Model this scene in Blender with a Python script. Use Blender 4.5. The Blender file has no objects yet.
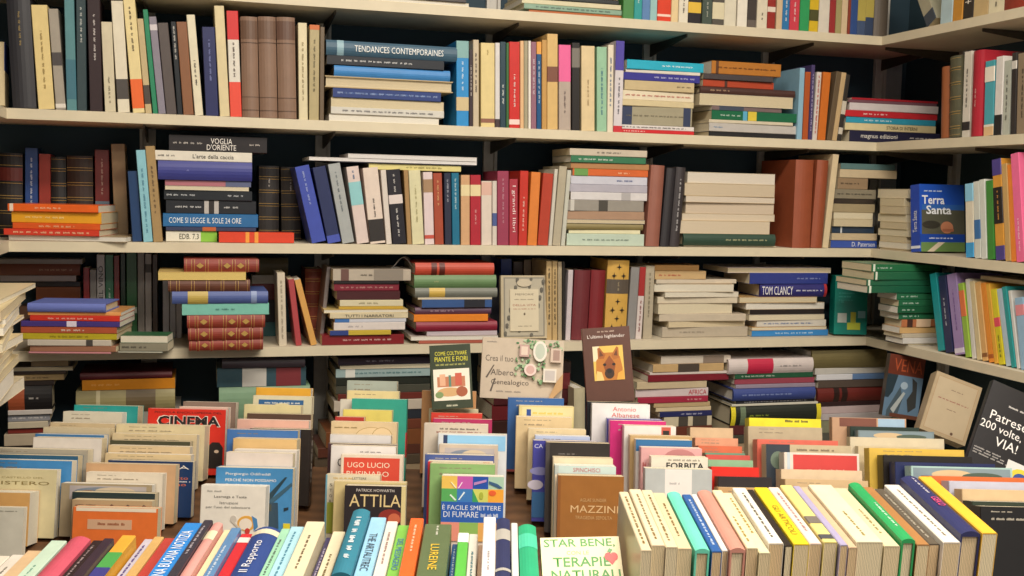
import bpy, math, random
from mathutils import Vector as V3, Matrix
random.seed(7)
SC = bpy.context.scene
COL = SC.collection

# ------------------------------------------------------------------ camera
YAW, PITCH, ROLL, FPX = 0.28466, 0.087656, 0.023242, 1104.2
EYE = 1.50
CAM = V3((0.0, -2.7919, EYE))
FW = V3((math.sin(YAW)*math.cos(PITCH), math.cos(YAW)*math.cos(PITCH), -math.sin(PITCH)))
_rt = V3((math.cos(YAW), -math.sin(YAW), 0.0)); _up = _rt.cross(FW)
RT = _rt*math.cos(ROLL) + _up*math.sin(ROLL)
UP = _up*math.cos(ROLL) - _rt*math.sin(ROLL)
UPZ = V3((0, 0, 1))
EF = V3((math.sin(YAW), math.cos(YAW), 0)); ER = V3((math.cos(YAW), -math.sin(YAW), 0))

def solve_u(A, d, u):
    """parameter k so that A + k d lies on pixel column u"""
    n = RT*FPX - FW*(u-512); return -n.dot(A-CAM)/n.dot(d)
def solve_v(A, d, v):
    n = UP*FPX - FW*(288-v); return -n.dot(A-CAM)/n.dot(d)
def ray_plane(u, v, P, n):
    d = FW + RT*((u-512)/FPX) + UP*((288-v)/FPX)
    return CAM + d*((P-CAM).dot(n)/d.dot(n))

cd = bpy.data.cameras.new('camera'); cam = bpy.data.objects.new('camera', cd); COL.objects.link(cam)
cd.sensor_width = 36; cd.lens = FPX/1024*36; cd.clip_start = 0.05
cam.matrix_world = Matrix(((RT.x, UP.x, -FW.x, CAM.x), (RT.y, UP.y, -FW.y, CAM.y), (RT.z, UP.z, -FW.z, CAM.z), (0, 0, 0, 1)))
SC.camera = cam

# ------------------------------------------------------------------ materials
def lin(c):
    c /= 255.0
    return c/12.92 if c <= 0.04045 else ((c+0.055)/1.055)**2.4
def rgb(h):
    h = h.strip('#')
    if len(h) == 3: h = ''.join(c*2 for c in h)
    return tuple(int(h[i:i+2], 16) for i in (0, 2, 4))
MATS = {}
def mat(hexc, rough=0.5, kind='cover'):
    key = (hexc, rough, kind)
    if key in MATS: return MATS[key]
    m = bpy.data.materials.new(kind + '_' + hexc); m.use_nodes = True
    nt = m.node_tree; b = nt.nodes['Principled BSDF']
    c = [lin(x) for x in rgb(hexc)]
    tc = nt.nodes.new('ShaderNodeTexCoord')
    mix = nt.nodes.new('ShaderNodeMix'); mix.data_type = 'RGBA'
    if kind == 'pages':
        wv = nt.nodes.new('ShaderNodeTexWave'); wv.bands_direction = 'X'
        wv.inputs['Scale'].default_value = 150; wv.inputs['Distortion'].default_value = 4.0; wv.inputs['Detail'].default_value = 3
        nt.links.new(tc.outputs['Object'], wv.inputs['Vector']); fac = wv.outputs['Fac']; lo = 0.6
    elif kind == 'wood':
        wv = nt.nodes.new('ShaderNodeTexWave'); wv.bands_direction = 'Y'
        wv.inputs['Scale'].default_value = 9; wv.inputs['Distortion'].default_value = 6; wv.inputs['Detail'].default_value = 3
        nt.links.new(tc.outputs['Object'], wv.inputs['Vector']); fac = wv.outputs['Fac']; lo = 0.7
    else:
        nz = nt.nodes.new('ShaderNodeTexNoise'); nz.inputs['Scale'].default_value = {'laminate': 14, 'plaster': 6}.get(kind, 45)
        nz.inputs['Detail'].default_value = 4
        nt.links.new(tc.outputs['Object'], nz.inputs['Vector']); fac = nz.outputs['Fac']; lo = {'ink': 0.95, 'leather': 0.5}.get(kind, 0.82)
    mix.inputs['A'].default_value = (c[0]*lo, c[1]*lo, c[2]*lo, 1)
    hi = 1.06
    mix.inputs['B'].default_value = (min(c[0]*hi, 1), min(c[1]*hi, 1), min(c[2]*hi, 1), 1)
    nt.links.new(fac, mix.inputs['Factor']); nt.links.new(mix.outputs['Result'], b.inputs['Base Color'])
    b.inputs['Roughness'].default_value = rough
    b.inputs['Specular IOR Level'].default_value = 0.5
    if kind == 'metal': b.inputs['Metallic'].default_value = 0.6
    MATS[key] = m
    return m

# ------------------------------------------------------------------ mesh helpers
class MB:
    def __init__(s): s.v = []; s.f = []
    def box(s, x0, x1, y0, y1, z0, z1):
        n = len(s.v)
        s.v += [(x0,y0,z0),(x1,y0,z0),(x1,y1,z0),(x0,y1,z0),(x0,y0,z1),(x1,y0,z1),(x1,y1,z1),(x0,y1,z1)]
        s.f += [tuple(n+i for i in q) for q in ((3,2,1,0),(4,5,6,7),(0,1,5,4),(1,2,6,5),(2,3,7,6),(3,0,4,7))]
        return s
    def prism(s, pts, f, a, b):
        """pts: polygon in a plane, counter-clockwise; f maps (p, q, h) to xyz"""
        n = len(s.v); k = len(pts)
        s.v += [f(p, q, a) for p, q in pts] + [f(p, q, b) for p, q in pts]
        s.f.append(tuple(n+k-1-i for i in range(k))); s.f.append(tuple(n+k+i for i in range(k)))
        s.f += [(n+i, n+(i+1) % k, n+k+(i+1) % k, n+k+i) for i in range(k)]
        return s
    def build(s, name, m, parent=None, bevel=0.0):
        me = bpy.data.meshes.new(name); me.from_pydata(s.v, [], s.f); me.update()
        if m: me.materials.append(m)
        o = bpy.data.objects.new(name, me); COL.objects.link(o)
        if parent is not None: o.parent = parent
        if bevel:
            md = o.modifiers.new('bevel', 'BEVEL'); md.width = bevel; md.segments = 2; md.limit_method = 'ANGLE'
        return o
def empty(name, M):
    o = bpy.data.objects.new(name, None); o.empty_display_size = 0.02; COL.objects.link(o); o.matrix_world = M; return o
def frame(o, ex, ey, ez):
    return Matrix(((ex.x, ey.x, ez.x, o.x), (ex.y, ey.y, ez.y, o.y), (ex.z, ey.z, ez.z, o.z), (0, 0, 0, 1)))
TEXTS = []
def text(parent, body, o, xd, yd, w, h, hexc, name='title_lettering', bold=0.0):
    cu = bpy.data.curves.new(name, 'FONT'); cu.body = body; cu.size = 1.0
    cu.align_x = 'CENTER'; cu.align_y = 'CENTER'; cu.resolution_u = 2; cu.extrude = 0.0; cu.offset = bold
    cu.materials.append(mat(hexc, 0.5, 'ink'))
    ob = bpy.data.objects.new(name, cu); COL.objects.link(ob); ob.parent = parent
    TEXTS.append((ob, V3(o), V3(xd), V3(yd), w, h)); return ob
def fit_texts():
    bpy.context.view_layer.update(); dg = bpy.context.evaluated_depsgraph_get()
    for ob, o, xd, yd, w, h in TEXTS:
        me = bpy.data.meshes.new_from_object(ob.evaluated_get(dg))
        xs = [v.co.x for v in me.vertices]; ys = [v.co.y for v in me.vertices]
        x0, x1, y0, y1 = min(xs), max(xs), min(ys), max(ys)
        sx = w/max(x1-x0, .01); sy = h/max(y1-y0, .01); cx, cy = (x0+x1)/2, (y0+y1)/2
        n = xd.cross(yd); M = frame(o - xd*(cx*sx) - yd*(cy*sy), xd, yd, n) @ Matrix.Diagonal((sx, sy, 1, 1))
        me.transform(M); nm = ob.name.split('.')[0]; par = ob.parent
        cu = ob.data; bpy.data.objects.remove(ob); bpy.data.curves.remove(cu)
        q = bpy.data.objects.new(nm, me); me.name = nm; COL.objects.link(q); q.parent = par

# ------------------------------------------------------------------ the book
BLACKISH = '2a2624'
def light(h): r = rgb(h); return 0.3*r[0]+0.59*r[1]+0.11*r[2]
NAMED = {'black':'201e20','charcoal':'3c3a3c','dark brown':'402c24','brown':'7a4a32','tan':'b88e5e','beige':'c4ae8a','cream':'dccca4','white':'e4ded4',
 'grey':'949090','pale grey':'bcbcbc','red':'cc3030','dark red':'84262a','rust':'a85030','orange':'e4782e','amber':'e0a440','yellow':'e4d03a','olive':'7c744c',
 'green':'40905a','dark green':'284c3a','pale green':'a0c4a4','teal':'2c8c90','turquoise':'6cc4bc','light blue':'98c8e0','sky blue':'3c8ed0','blue':'3a5aa0',
 'navy':'283056','slate blue':'5a7ca4','lavender':'b4aec0','purple':'4c3c7c','mauve':'8c5c70','magenta':'c83074','pink':'e090a4','salmon':'d4907c','crimson':'a43046','pale yellow':'e0d490','grey green':'8a8f78','dark teal':'2c4650','taupe':'97876f'}
def cname(h):
    r = rgb(h); best = None
    for n, x in NAMED.items():
        q = rgb(x); m = (r[0]+q[0])/2
        d = (2+m/256)*(r[0]-q[0])**2 + 4*(r[1]-q[1])**2 + (3-m/256)*(r[2]-q[2])**2
        if best is None or d < best[0]: best = (d, n)
    return best[1]

BOOKS = []
def opts(tokens):
    o = {'flags': set(), 'bands': [], 'texts': [], 'let': [], 'look': None, 's': None, 'r': None, 'art': None, 'd': None, 't': None, 'g': None}
    for k in tokens:
        p = k.split(':')
        if len(p) == 1: o['flags'].add(p[0])
        elif p[0] == 'b': o['bands'].append((p[1], float(p[2]), float(p[3])))
        elif p[0] == 'l': o['let'].append((p[1], float(p[2]) if len(p) > 2 else .12, float(p[3]) if len(p) > 3 else .88))
        elif p[0] == 'T': o['texts'].append((p[1].replace('_', ' '), p[2], float(p[3]) if len(p) > 3 else .5, float(p[4]) if len(p) > 4 else .6, p[5] if len(p) > 5 else 'd', float(p[6]) if len(p) > 6 else .5, float(p[7]) if len(p) > 7 else .5))
        elif p[0] == 'n': o['look'] = p[1].replace('_', ' ')
        elif p[0] in 'srdt': o[p[0]] = float(p[1])
        elif p[0] == 'a': o['art'] = p[1]
        elif p[0] == 'g': o['g'] = p[1]
        else: raise ValueError(k)
    return o

def spine_profile(t, rounded, e=0.0):
    """points of the spine from one board to the other, seen from above, pushed out by e"""
    if rounded:
        b = min(.18*t, .007); n = 6
        return [(-e + (t+2*e)*i/n, -(b*(1-(2*i/n-1)**2)) - e) for i in range(n+1)]
    c = min(.0012, t*.15)
    return [(-e, c), (c-e, -e), (t-c+e, -e), (t+e, c)]
def book(M, t, d, h, hexc, o, back_hex=None):
    fl = o['flags']; hard = 'H' in fl or 'L' in fl
    kind = 'leather_bound_book' if 'L' in fl else 'hardback' if 'H' in fl else 'magazine' if 'M' in fl else 'slim_paperback' if t < .0158 else 'thick_paperback' if t > .0265 else 'paperback'
    root = empty(kind, M)
    cm = mat(hexc, .55 if 'L' in fl else .5 if hard else .3, 'leather' if 'L' in fl else 'cover')
    bt = min(.0024 if hard else .0007, t*.2)
    out = spine_profile(t, hard)
    poly = [(0, d)] + out + [(t, d), (t-bt, d), (t-bt, bt+.001), (bt, bt+.001), (bt, d)]
    # the prism is counter-clockwise when seen from above
    MB().prism(poly, lambda p, q, z: (p, q, z), 0, h).build('cover', cm, root)
    ins = .003 if hard else .0004
    fe = .004 if hard else .0006
    pg = MB()
    g = .0012 if hard else 0
    if hard:   # hollow fore-edge
        pts = [(bt, bt+.001), (t-bt, bt+.001), (t-bt, d-fe), (t*.75, d-fe-.0015), (t*.5, d-fe-.002), (t*.25, d-fe-.0015), (bt, d-fe)]
    else:
        pts = [(bt, bt+.001), (t-bt, bt+.001), (t-bt, d-fe), (bt, d-fe)]
    pg.prism(pts, lambda p, q, z: (p, q, z), ins, h-ins).build('page_block', mat(o['g'] or random.choice(['e4d8ba', 'dccdaa', 'e8e0cc', 'd8c8a6', 'ece6d8']), .85, 'pages'), root)
    bul = min(.18*t, .007) if hard else 0
    for i, (bh, f0, f1) in enumerate(o['bands']):
        e = .0004 + .0002*i
        pr = spine_profile(t, hard, e); q = MB(); n = len(pr)
        q.v = [(p[0], p[1], f0*h) for p in pr] + [(p[0], p[1], f1*h) for p in pr]
        q.f = [(k, k+1, n+k+1, n+k) for k in range(n-1)]
        q.build('spine_band', mat(bh, .45, 'ink'), root)
    if 'L' in fl:      # raised bands and gilt lines: one sheet that follows the spine
        q = MB(); prof = [(.0, .0003), (.028, .0003), (.032, .0003)]; gold = {1}
        for f in (.12, .3, .48, .66, .84):
            hw = .0026/h; gw = .0011/h
            prof += [(f-hw-gw, .0003), (f-hw, .0003), (f-hw*.6, .0015), (f+hw*.6, .0015), (f+hw, .0003), (f+hw+gw, .0003)]
            gold |= {len(prof)-6, len(prof)-2}
        prof += [(.968, .0003), (.972, .0003), (1, .0003)]; gold.add(len(prof)-3)
        k = 0
        for f, e in prof:
            pr = spine_profile(t, True, e); k = len(pr); q.v += [(p[0], p[1], f*h) for p in pr]
        idx = []
        for a in range(len(prof)-1):
            for c in range(k-1): q.f.append((a*k+c, a*k+c+1, (a+1)*k+c+1, (a+1)*k+c)); idx.append(1 if a in gold else 0)
        ob = q.build('tooled_spine', cm, root); ob.data.materials.append(mat('b08c48', .4, 'ink')); ob.data.polygons.foreach_set('material_index', idx)
        if 'D' in fl:
            for f in (.21, .57, .93 if False else .75):
                e = -min(.18*t, .007)-.0008; r1 = min(t*.3, .011)
                MB().prism([(t/2-r1*.8, f*h), (t/2, f*h-r1), (t/2+r1*.8, f*h), (t/2, f*h+r1)], lambda p, q_, y: (p, y, q_), e, e-.0004).build('gilt_ornament', mat('b08c48', .4, 'ink'), root)
    e = bul + .0009
    for lh, f0, f1 in o['let']:
        q = MB(); z = f0*h; rng = random.Random(len(BOOKS)*31+int(f0*100))
        cw = min(t*.3, .0085 if 'B' in fl else .0031 if 'W' in fl else .0043); x0 = t*.5-cw/2
        while z < f1*h:
            nl = rng.randint(3, 8)
            for k in range(nl):
                if z > f1*h: break
                w = cw*rng.uniform(.22, .42)
                a = rng.choice([0, 0, .25]); b_ = rng.choice([1, 1, .75])
                q.box(x0+cw*a, x0+cw*b_, -e, -e+.0004, z, z+w*.8); z += w+cw*.14
            z += cw*rng.uniform(.5, 1.6)
        if q.v: q.build('spine_lettering', mat(lh, .45, 'ink'), root)
    for body, th, pos, ln, way, wid, across in o['texts']:
        c = V3((t*across, -e-.0002, pos*h))
        if way == 'd': xd, yd = V3((0, 0, -1)), V3((1, 0, 0))
        elif way == 'u': xd, yd = V3((0, 0, 1)), V3((-1, 0, 0))
        else: xd, yd = V3((1, 0, 0)), V3((0, 0, 1))
        if way == 'h': text(root, body, c, xd, yd, t*ln, h*wid, th, 'spine_title')
        else: text(root, body, c, xd, yd, h*ln, t*wid, th, 'spine_title')
    root['category'] = 'magazine' if 'M' in fl else 'book'
    BOOKS.append(root)
    root['_c'] = o['look'] or (cname(hexc) + (' and ' + cname(o['bands'][0][0]) if o['bands'] and o['bands'][0][2]-o['bands'][0][1] > .18 and cname(o['bands'][0][0]) != cname(hexc) else ''))
    root['_k'] = {'leather_bound_book': 'leather-bound book'}.get(kind, kind.split('_')[-1])
    root['_own'] = 1 if o['look'] else 0
    root['_t'] = t
    return root

def art(root, items, d, h, x, flip=False, bottom=0):
    """front-cover pictures and lettering; fractions of width (from the reader's left) and height"""
    sgn = -1 if flip else 1
    for i, it in enumerate(items):
        e = x + sgn*(.0003 + .00008*i)
        Y = (lambda u: (1-u)*d) if flip else (lambda u: u*d)
        if it[0] == 'p':
            _, u0, v0, u1, v1, hx = it[:6]; nm = it[6] if len(it) > 6 else 'cover_panel'
            MB().box(min(x, e), max(x, e), min(Y(u0), Y(u1)), max(Y(u0), Y(u1)), v0*h, v1*h).build(nm, mat(hx, .42, 'ink'), root)
        elif it[0] == 'g':
            _, pts, hx = it[:3]; nm = it[3] if len(it) > 3 else 'cover_picture'
            MB().prism([(u, v) for u, v in pts], lambda p, q, z: (z, Y(p), q*h), x, e).build(nm, mat(hx, .42, 'ink'), root)
        elif it[0] == 't':
            _, body, u, v, w, hh, hx = it[:7]
            xd = V3((0, sgn, 0)); text(root, body, V3((e, Y(u), v*h)), xd, V3((0, 0, 1)), w*d, hh*h, hx, bold=it[7] if len(it) > 7 else 0)
        elif it[0] == 'l':      # unreadable small print: short bars
            _, u0, u1, v, hh, hx = it[:6]
            q = MB(); rng = random.Random(int(u0*997+v*1013)); u = u0
            while u < u1:
                w = min(rng.uniform(.04, .14), u1-u); ya, yb = Y(u), Y(u+w)
                k = int(w/.016)+1
                for j in range(k):
                    a = ya+(yb-ya)*j/k; b_ = ya+(yb-ya)*(j+.7)/k
                    q.box(min(x, e), max(x, e), min(a, b_), max(a, b_), (v-hh/2)*h, (v+hh/2*rng.choice([.5, 1, .6]))*h)
                u += w+.025
            q.build('cover_lettering', mat(hx, .45, 'ink'), root)
def ell(cx, cy, rx, ry, n=18, a0=0): return [(cx+rx*math.cos(a0+2*math.pi*i/n), cy+ry*math.sin(a0+2*math.pi*i/n)) for i in range(n)]

# ------------------------------------------------------------------ room and shelves
XR, XL, DEP, TH = 1.9028, -0.405, 0.30, 0.0245
ZS = [EYE+z+TH for z in (.4403, .1392, -.1679, -.4266, -.80)]     # top faces of the five shelves
def struct(name, mb, m, bevel=0):
    o = mb.build(name, m, None, bevel); o['kind'] = 'structure'; return o
struct('floor', MB().box(XL-DEP-.1, XR+DEP+.1, -4.2, DEP+.1, -.05, 0), mat('8a7a68', .5, 'plaster'))
struct('wall_back', MB().box(XL-DEP-.1, XR+DEP+.1, DEP, DEP+.1, 0, 2.95), mat('2c4452', .7, 'plaster'))
struct('wall_right', MB().box(XR+DEP, XR+DEP+.1, -4.2, DEP, 0, 2.95), mat('304650', .7, 'plaster'))
struct('wall_left', MB().box(XL-DEP-.1, XL-DEP, -4.2, DEP, 0, 2.95), mat('1c2a36', .7, 'plaster'))
struct('ceiling', MB().box(XL-DEP-.1, XR+DEP+.1, -4.2, DEP+.1, 2.95, 3.0), mat('b8a890', .8, 'plaster'))

SHELF_NAMES = ['top', 'second', 'third', 'fourth', 'bottom']
_p = ray_plane(889, 75, V3((0, DEP-.03, 0)), V3((0, 1, 0))).x
struct('trim_1', MB().box(_p, _p+.06, DEP-.012, DEP-.001, .02, ZS[0]-TH-.001), mat('a8acb0', .5, 'paint'))
lam = mat('dcd0b4', .45, 'laminate')
for i, z in enumerate(ZS):
    for wall, bx in (('back', (XL-DEP+.002, XR+DEP-.018, 0, DEP-.017)), ('right', (XR, XR+DEP-.017, -2.3, -.001)), ('left', (XL-DEP+.004, XL, -1.7, -.001))):
        if wall == 'left' and i in (0, 4): continue
        rt = bpy.data.objects.new('shelf_board', None); COL.objects.link(rt); rt.location = ((bx[0]+bx[1])/2, (bx[2]+bx[3])/2, z-TH)
        a, b, c, d = bx[0]-rt.location.x, bx[1]-rt.location.x, bx[2]-rt.location.y, bx[3]-rt.location.y
        ed = .0012
        if wall == 'back':
            MB().box(a, b, c+ed, d, 0, TH).build('board', mat('d8ccb4', .5, 'laminate'), rt); MB().box(a, b, c, c+ed, 0, TH).build('edge_strip', lam, rt)
        elif wall == 'right':
            MB().box(a+ed, b, c, d, 0, TH).build('board', mat('d8ccb4', .5, 'laminate'), rt); MB().box(a, a+ed, c, d, 0, TH).build('edge_strip', lam, rt)
        else:
            MB().box(a, b-ed, c, d, 0, TH).build('board', mat('d8ccb4', .5, 'laminate'), rt); MB().box(b-ed, b, c, d, 0, TH).build('edge_strip', lam, rt)
        rt['category'] = 'shelf'
        rt['label'] = {'back': 'cream %s shelf board running along the dark back wall', 'right': 'cream %s shelf board running toward the viewer along the side wall',
                       'left': 'cream %s shelf board cut off at the photo\'s left edge'}[wall] % SHELF_NAMES[i]
        rt['group'] = 'cream laminate shelf boards'

def upright(wall, u, v, where, brackets=True):
    if wall == 'back':
        p = ray_plane(u, v, V3((0, DEP, 0)), V3((0, 1, 0))); hd, idr = V3((1, 0, 0)), V3((0, 1, 0)); base = V3((p.x, DEP-.001, .02))
    else:
        p = ray_plane(u, v, V3((XR+DEP, 0, 0)), V3((1, 0, 0))); hd, idr = V3((0, -1, 0)), V3((1, 0, 0)); base = V3((XR+DEP-.001, p.y, .02))
    r = empty('shelf_upright', frame(base, hd, idr, UPZ))
    m = mat('d4d0c8', .45, 'paint')
    q = MB(); top = 2.6
    q.box(-.02, -.012, -.014, 0, 0, top); q.box(.012, .02, -.014, 0, 0, top); q.box(-.012, .012, -.003, 0, 0, top)
    q.build('rail_channel', m, r)
    if brackets:
        for i in range(5):
            if i > 1 and u in (148, 489): continue
            z = ZS[i]-TH-.0205
            MB().prism([(-.015, z), (-.265, z), (-.265, z-.008), (-.015, z-.035)][::-1], lambda p, q_, x: (x, p, q_), -.002, .002).build('bracket', mat('5a5248', .45, 'metal'), r)
    r['category'] = 'shelf upright'; r['group'] = 'slotted metal shelf uprights'; r['label'] = 'grey slotted metal shelf upright ' + where
for a in (('back', 148, 145, 'behind the light blue spine of the third shelf'), ('back', 322, 190, 'behind the white magazines of the third shelf'),
          ('back', 489, 165, 'behind the red paperbacks of the third shelf'), ('back', 648, 60, 'behind the gap beside the tall purple-topped spine'),
          ('back', 762, 165, 'behind the pile of cream page blocks'), ('back', 878, 80, 'in the back corner of the shelving'),
          ('right', 957, 160, 'on the side wall above the blue guidebook'), ('right', 1060, 160, 'on the side wall nearest the viewer')):
    upright(*a)

# ------------------------------------------------------------------ placing books from their measured outlines
class Run: pass
def plane(wall, s):
    if wall == 'back': return V3((0, s, 0)), V3((1, 0, 0)), V3((0, 1, 0))
    if wall == 'right': return V3((XR+s, 0, 0)), V3((0, -1, 0)), V3((1, 0, 0))
    return V3((XL-s, 0, 0)), V3((0, 1, 0)), V3((-1, 0, 0))
RUNS = []
def standing(wall, shelf, where, data, s0=.006, dmax=.16, group=None, items=None):
    zs = ZS[shelf]; run = []
    rows = [r.split() for r in data.strip().split(';') if r.strip()]
    prev = None
    for r in rows:
        u0, u1 = float(r[0]), float(r[1]); dx = float(r[3]); hexc = r[4]; o = opts(r[5:])
        s = o['s']/100 if o['s'] is not None else s0 + random.uniform(0, .004)
        P, hd, idr = plane(wall, s); A = P + UPZ*zs
        k0, k1 = solve_u(A, hd, u0), solve_u(A, hd, u1)
        km = (k0+k1)/2
        if r[2] == '-': H = random.uniform(.2, .235)
        else: H = solve_v(A+hd*km, UPZ, float(r[2]))
        kt = solve_u(A + UPZ*H, hd, (u0+u1)/2+dx) if r[2] != '-' else km + H*dx/100
        # a real vertical is not quite upright in the picture; only the measured slant counts
        a = math.atan2(kt-km, H)
        if abs(a) < .012: a = 0
        if prev is not None and abs(prev[3]-s) < .1:      # books stand beside each other, they do not cross
            k0 = max(k0, prev[0]+.0008)
            hh = min(H, prev[2])
            if k0 + hh*math.tan(a) < prev[0] + hh*math.tan(prev[1]) + .0007: a = math.atan((prev[0]+.0009-k0)/hh + math.tan(prev[1]))
        ca, sa = math.cos(a), math.sin(a)
        t = max((k1-k0)*ca*.975, .005); h = H/ca - (t*abs(sa))
        prev = (k0 + t/ca, a, H, s)
        ex = hd*ca - UPZ*sa; ez = hd*sa + UPZ*ca
        org = A + hd*k0 + UPZ*(t*sa if a > 0 else 0) + UPZ*.0003
        d = min(o['d'] or random.uniform(.8, 1)*dmax, DEP-.02-s, max(h*.78, .09))
        b = book(frame(org, ex, idr, ez), t, d, h, hexc, o)
        if o['art'] == 'FLEUR':
            e = -min(.18*t, .007)-.0007
            for k in range(9):
                for c in ((.28, .72) if k % 2 else (.5,)):
                    z = (.05+k*.108)*h; x = c*t; r_ = t*.1
                    if .55 < z/h < .79: continue
                    pts = []
                    for q in range(16):
                        rr = r_*(1.25 if q % 4 == 0 else .45 if q % 2 == 0 else .5); pts.append((x+rr*math.cos(q*math.pi/8), z+rr*1.2*math.sin(q*math.pi/8)))
                    MB().prism(pts, lambda p, q_, y: (p, y, q_), e, e-.0004).build('fleur_print', mat('2a2018', .5, 'ink'), b)
        elif o['art'] : art(b, ART[o['art']], d, h, t)
        run.append(b)
    RUNS.append(('standing', run, where, group or 'books standing ' + where)); return run

def stack(wall, shelf, where, data, s0=.012, dmax=.19, base=None, yaw=0, group=None, lean_jit=1.0):
    """flat pile, listed from the bottom up; each line: left, right, top edge"""
    rows = [r.split() for r in data.strip().split(';') if r.strip()]; run = []
    z = ZS[shelf] + .0004
    um = sum(float(r[0])+float(r[1]) for r in rows)/2/len(rows)
    if base is not None:
        P, hd, idr = plane(wall, s0); k = solve_u(P+UPZ*z, hd, um); z = solve_v(P+hd*k, UPZ, base)
    P, hd, idr = plane(wall, s0)
    if shelf == 4:       # the pile goes on down to the board
        k = solve_u(P+UPZ*z, hd, um); dz = solve_v(P+hd*k, UPZ, float(rows[0][2])) - z; n = int(dz/.03)
        for i in range(n):
            c = P + hd*k + UPZ*(z + dz*(i+1)/(n+1)); v = 288 - FPX*(c-CAM).dot(UP)/(c-CAM).dot(FW)
            rows.insert(i, [str(float(rows[i][0])+random.uniform(-4, 4)), str(float(rows[i][1])+random.uniform(-4, 4)), str(v), random.choice(['6a4430', '3a2c2a', 'a08c70', '7a3230', '2c3440', 'b8a888', '54483a'])])
    for r in rows:
        u0, u1, yt, hexc = float(r[0]), float(r[1]), float(r[2]), r[3]; o = opts(r[4:])
        s = o['s']/100 if o['s'] is not None else s0 + random.uniform(0, .008)
        P, hd, idr = plane(wall, s)
        k = solve_u(P+UPZ*z, hd, (u0+u1)/2); zt = solve_v(P+hd*k, UPZ, yt)
        t = max(zt-z, .0025)
        A = P + UPZ*(z+t)
        k0, k1 = solve_u(A, hd, u0), solve_u(A, hd, u1)
        d = min(o['d'] or (k1-k0)*random.uniform(.66, .74), dmax, DEP-.02-max(s, 0))
        L = k1-k0
        rot = math.radians(o['r'] if o['r'] is not None else yaw + random.uniform(-lean_jit, lean_jit))
        R = Matrix.Rotation(rot, 3, 'Z'); h2, i2 = R @ hd, R @ idr
        c = A + hd*(k0+k1)/2
        if 'F' in o['flags']: M = frame(c + h2*(L/2) + i2*d, -UPZ, -i2, -h2)
        else: M = frame(c - h2*(L/2), -UPZ, i2, h2)
        g = .0003
        b = book(M, t-g, d, L, hexc, o); run.append(b); z += t
    RUNS.append(('lying', run, where, group or 'books lying in the ' + where)); return run
ART = {}
ART['DISC'] = [('g', ell(.3, .6, .3, .16), 'a8a494'), ('g', ell(.3, .6, .27, .14), 'd0ccbc'), ('l', .5, .9, .93, .015, '8a8678')]
ART['TERRA'] = [('p', 0, 0, 1, 1, '2456c0'), ('p', .04, .0, 1, .62, '5a5a4c'), ('p', 0, .14, 1, .26, '2048a8'), ('p', .02, 0, 1, .14, '6a8a50'), ('g', [(.3, 0), (.55, .14), (.4, .14), (.15, 0)], 'd8c8b0'), ('p', .05, .62, 1, .7, '3468b8'), ('g', ell(.6, .36, .14, .09), 'c08060'), ('g', ell(.25, .4, .2, .06), '3a3830'), ('p', .5, .3, .75, .34, 'a86a50'), ('t', 'Terra', .3, .77, .5, .13, 'eef0f4', .02), ('t', 'Santa', .42, .62, .56, .13, 'eef0f4', .02), ('l', .2, .75, .2, .02, 'c8d0e8'), ('l', .1, .5, .9, .02, 'c8d8f0')]
_fl = []
ART['FLEUR'] = []

# ================================================================== TOP SHELF
stack('back', 0, 'low pile on the top shelf above the dark teal hardback', '''
366 470 4 e8d9a6 M F;368 469 0 e4d4b0 M F;372 466 -5 3a3434;374 464 -11 d8d0c0''', dmax=.2)
stack('back', 0, 'top shelf pile beside the green upright book', '''
529 622 12.5 b8642e;524 622 6.8 8fae98 l:4a5a58;522 621 1.5 dcd3b0;524 619 -3 2e3434;526 618 -10 c4b490''')
standing('back', 0, 'on the top shelf along the back wall', '''
623 634 - 0 4c8a4a;634 642 - 0 2f9c9a l:d8e8e0:.2:.8;642 650 - 0 5f86b8;650 657 - 0 9cc5c4;657 671 - -1 e0401f b:f0d0c0:.06:.09;671 678 - 0 e8cf9e;
678 688 - 0 e8e0cc l:4a4038;688 701 - -1 2b2428 b:e0b83c:.13:.26 l:e8e0d8:.3:.7;702 712 - 0 4a564c l:c8c8b8:.1:.3;712 724 - 0 5a544c b:d9cfae:.08:.3;
724 736 - 0 e2dac4;737 747 - 0 efe8d8;747 756 - 0 6a6058 b:3c3430:.1:.5;756 767 - 0 e2d8c0 l:5a5048:.1:.2;767 775 - 0 9c3028 b:e0d0c0:.2:.26 b:e0d0c0:.4:.46 b:e0d0c0:.6:.66;776 782 - 0 d9bd98;
782 789 - 0 2f78b0 l:e8e8e8;789 799 - 0 cf4050 l:f0dcd8;799 809 - 1 2f9c5c;809 818 - 1 d9b628 b:4a4a20:.15:.3;818 829 - 1 ddd5c6;829 835 - 1 9c2f30;835 841 - 1 a79c6c;841 847 - 1 d9c09c;
847 850 - 1 8d3f2c;850 857 - 1 34508a;857 865 - 1 4a5a7a b:b0a050:.2:.6;865 873 - 1 3c4a66 b:b0a050:.25:.55;873 887 - 0 5f554a H''', dmax=.15)
standing('right', 0, 'on the top shelf along the side wall', '''
927 939 - -60 a9a48c b:3a4450:0:.14 n:patterned_grey_tilted;940 952 - 0 b5cdd4;952 962 - 0 c98d33;962 973 - 0 2a2420 T:+:e8e0d0:.2:.6:h:.05;973 988 - 0 c9ae7c;988 1004 - 0 e3d9b8 l:5a5048:.08:.2;1004 1030 - 0 8f3322 H''', dmax=.15)

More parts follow.
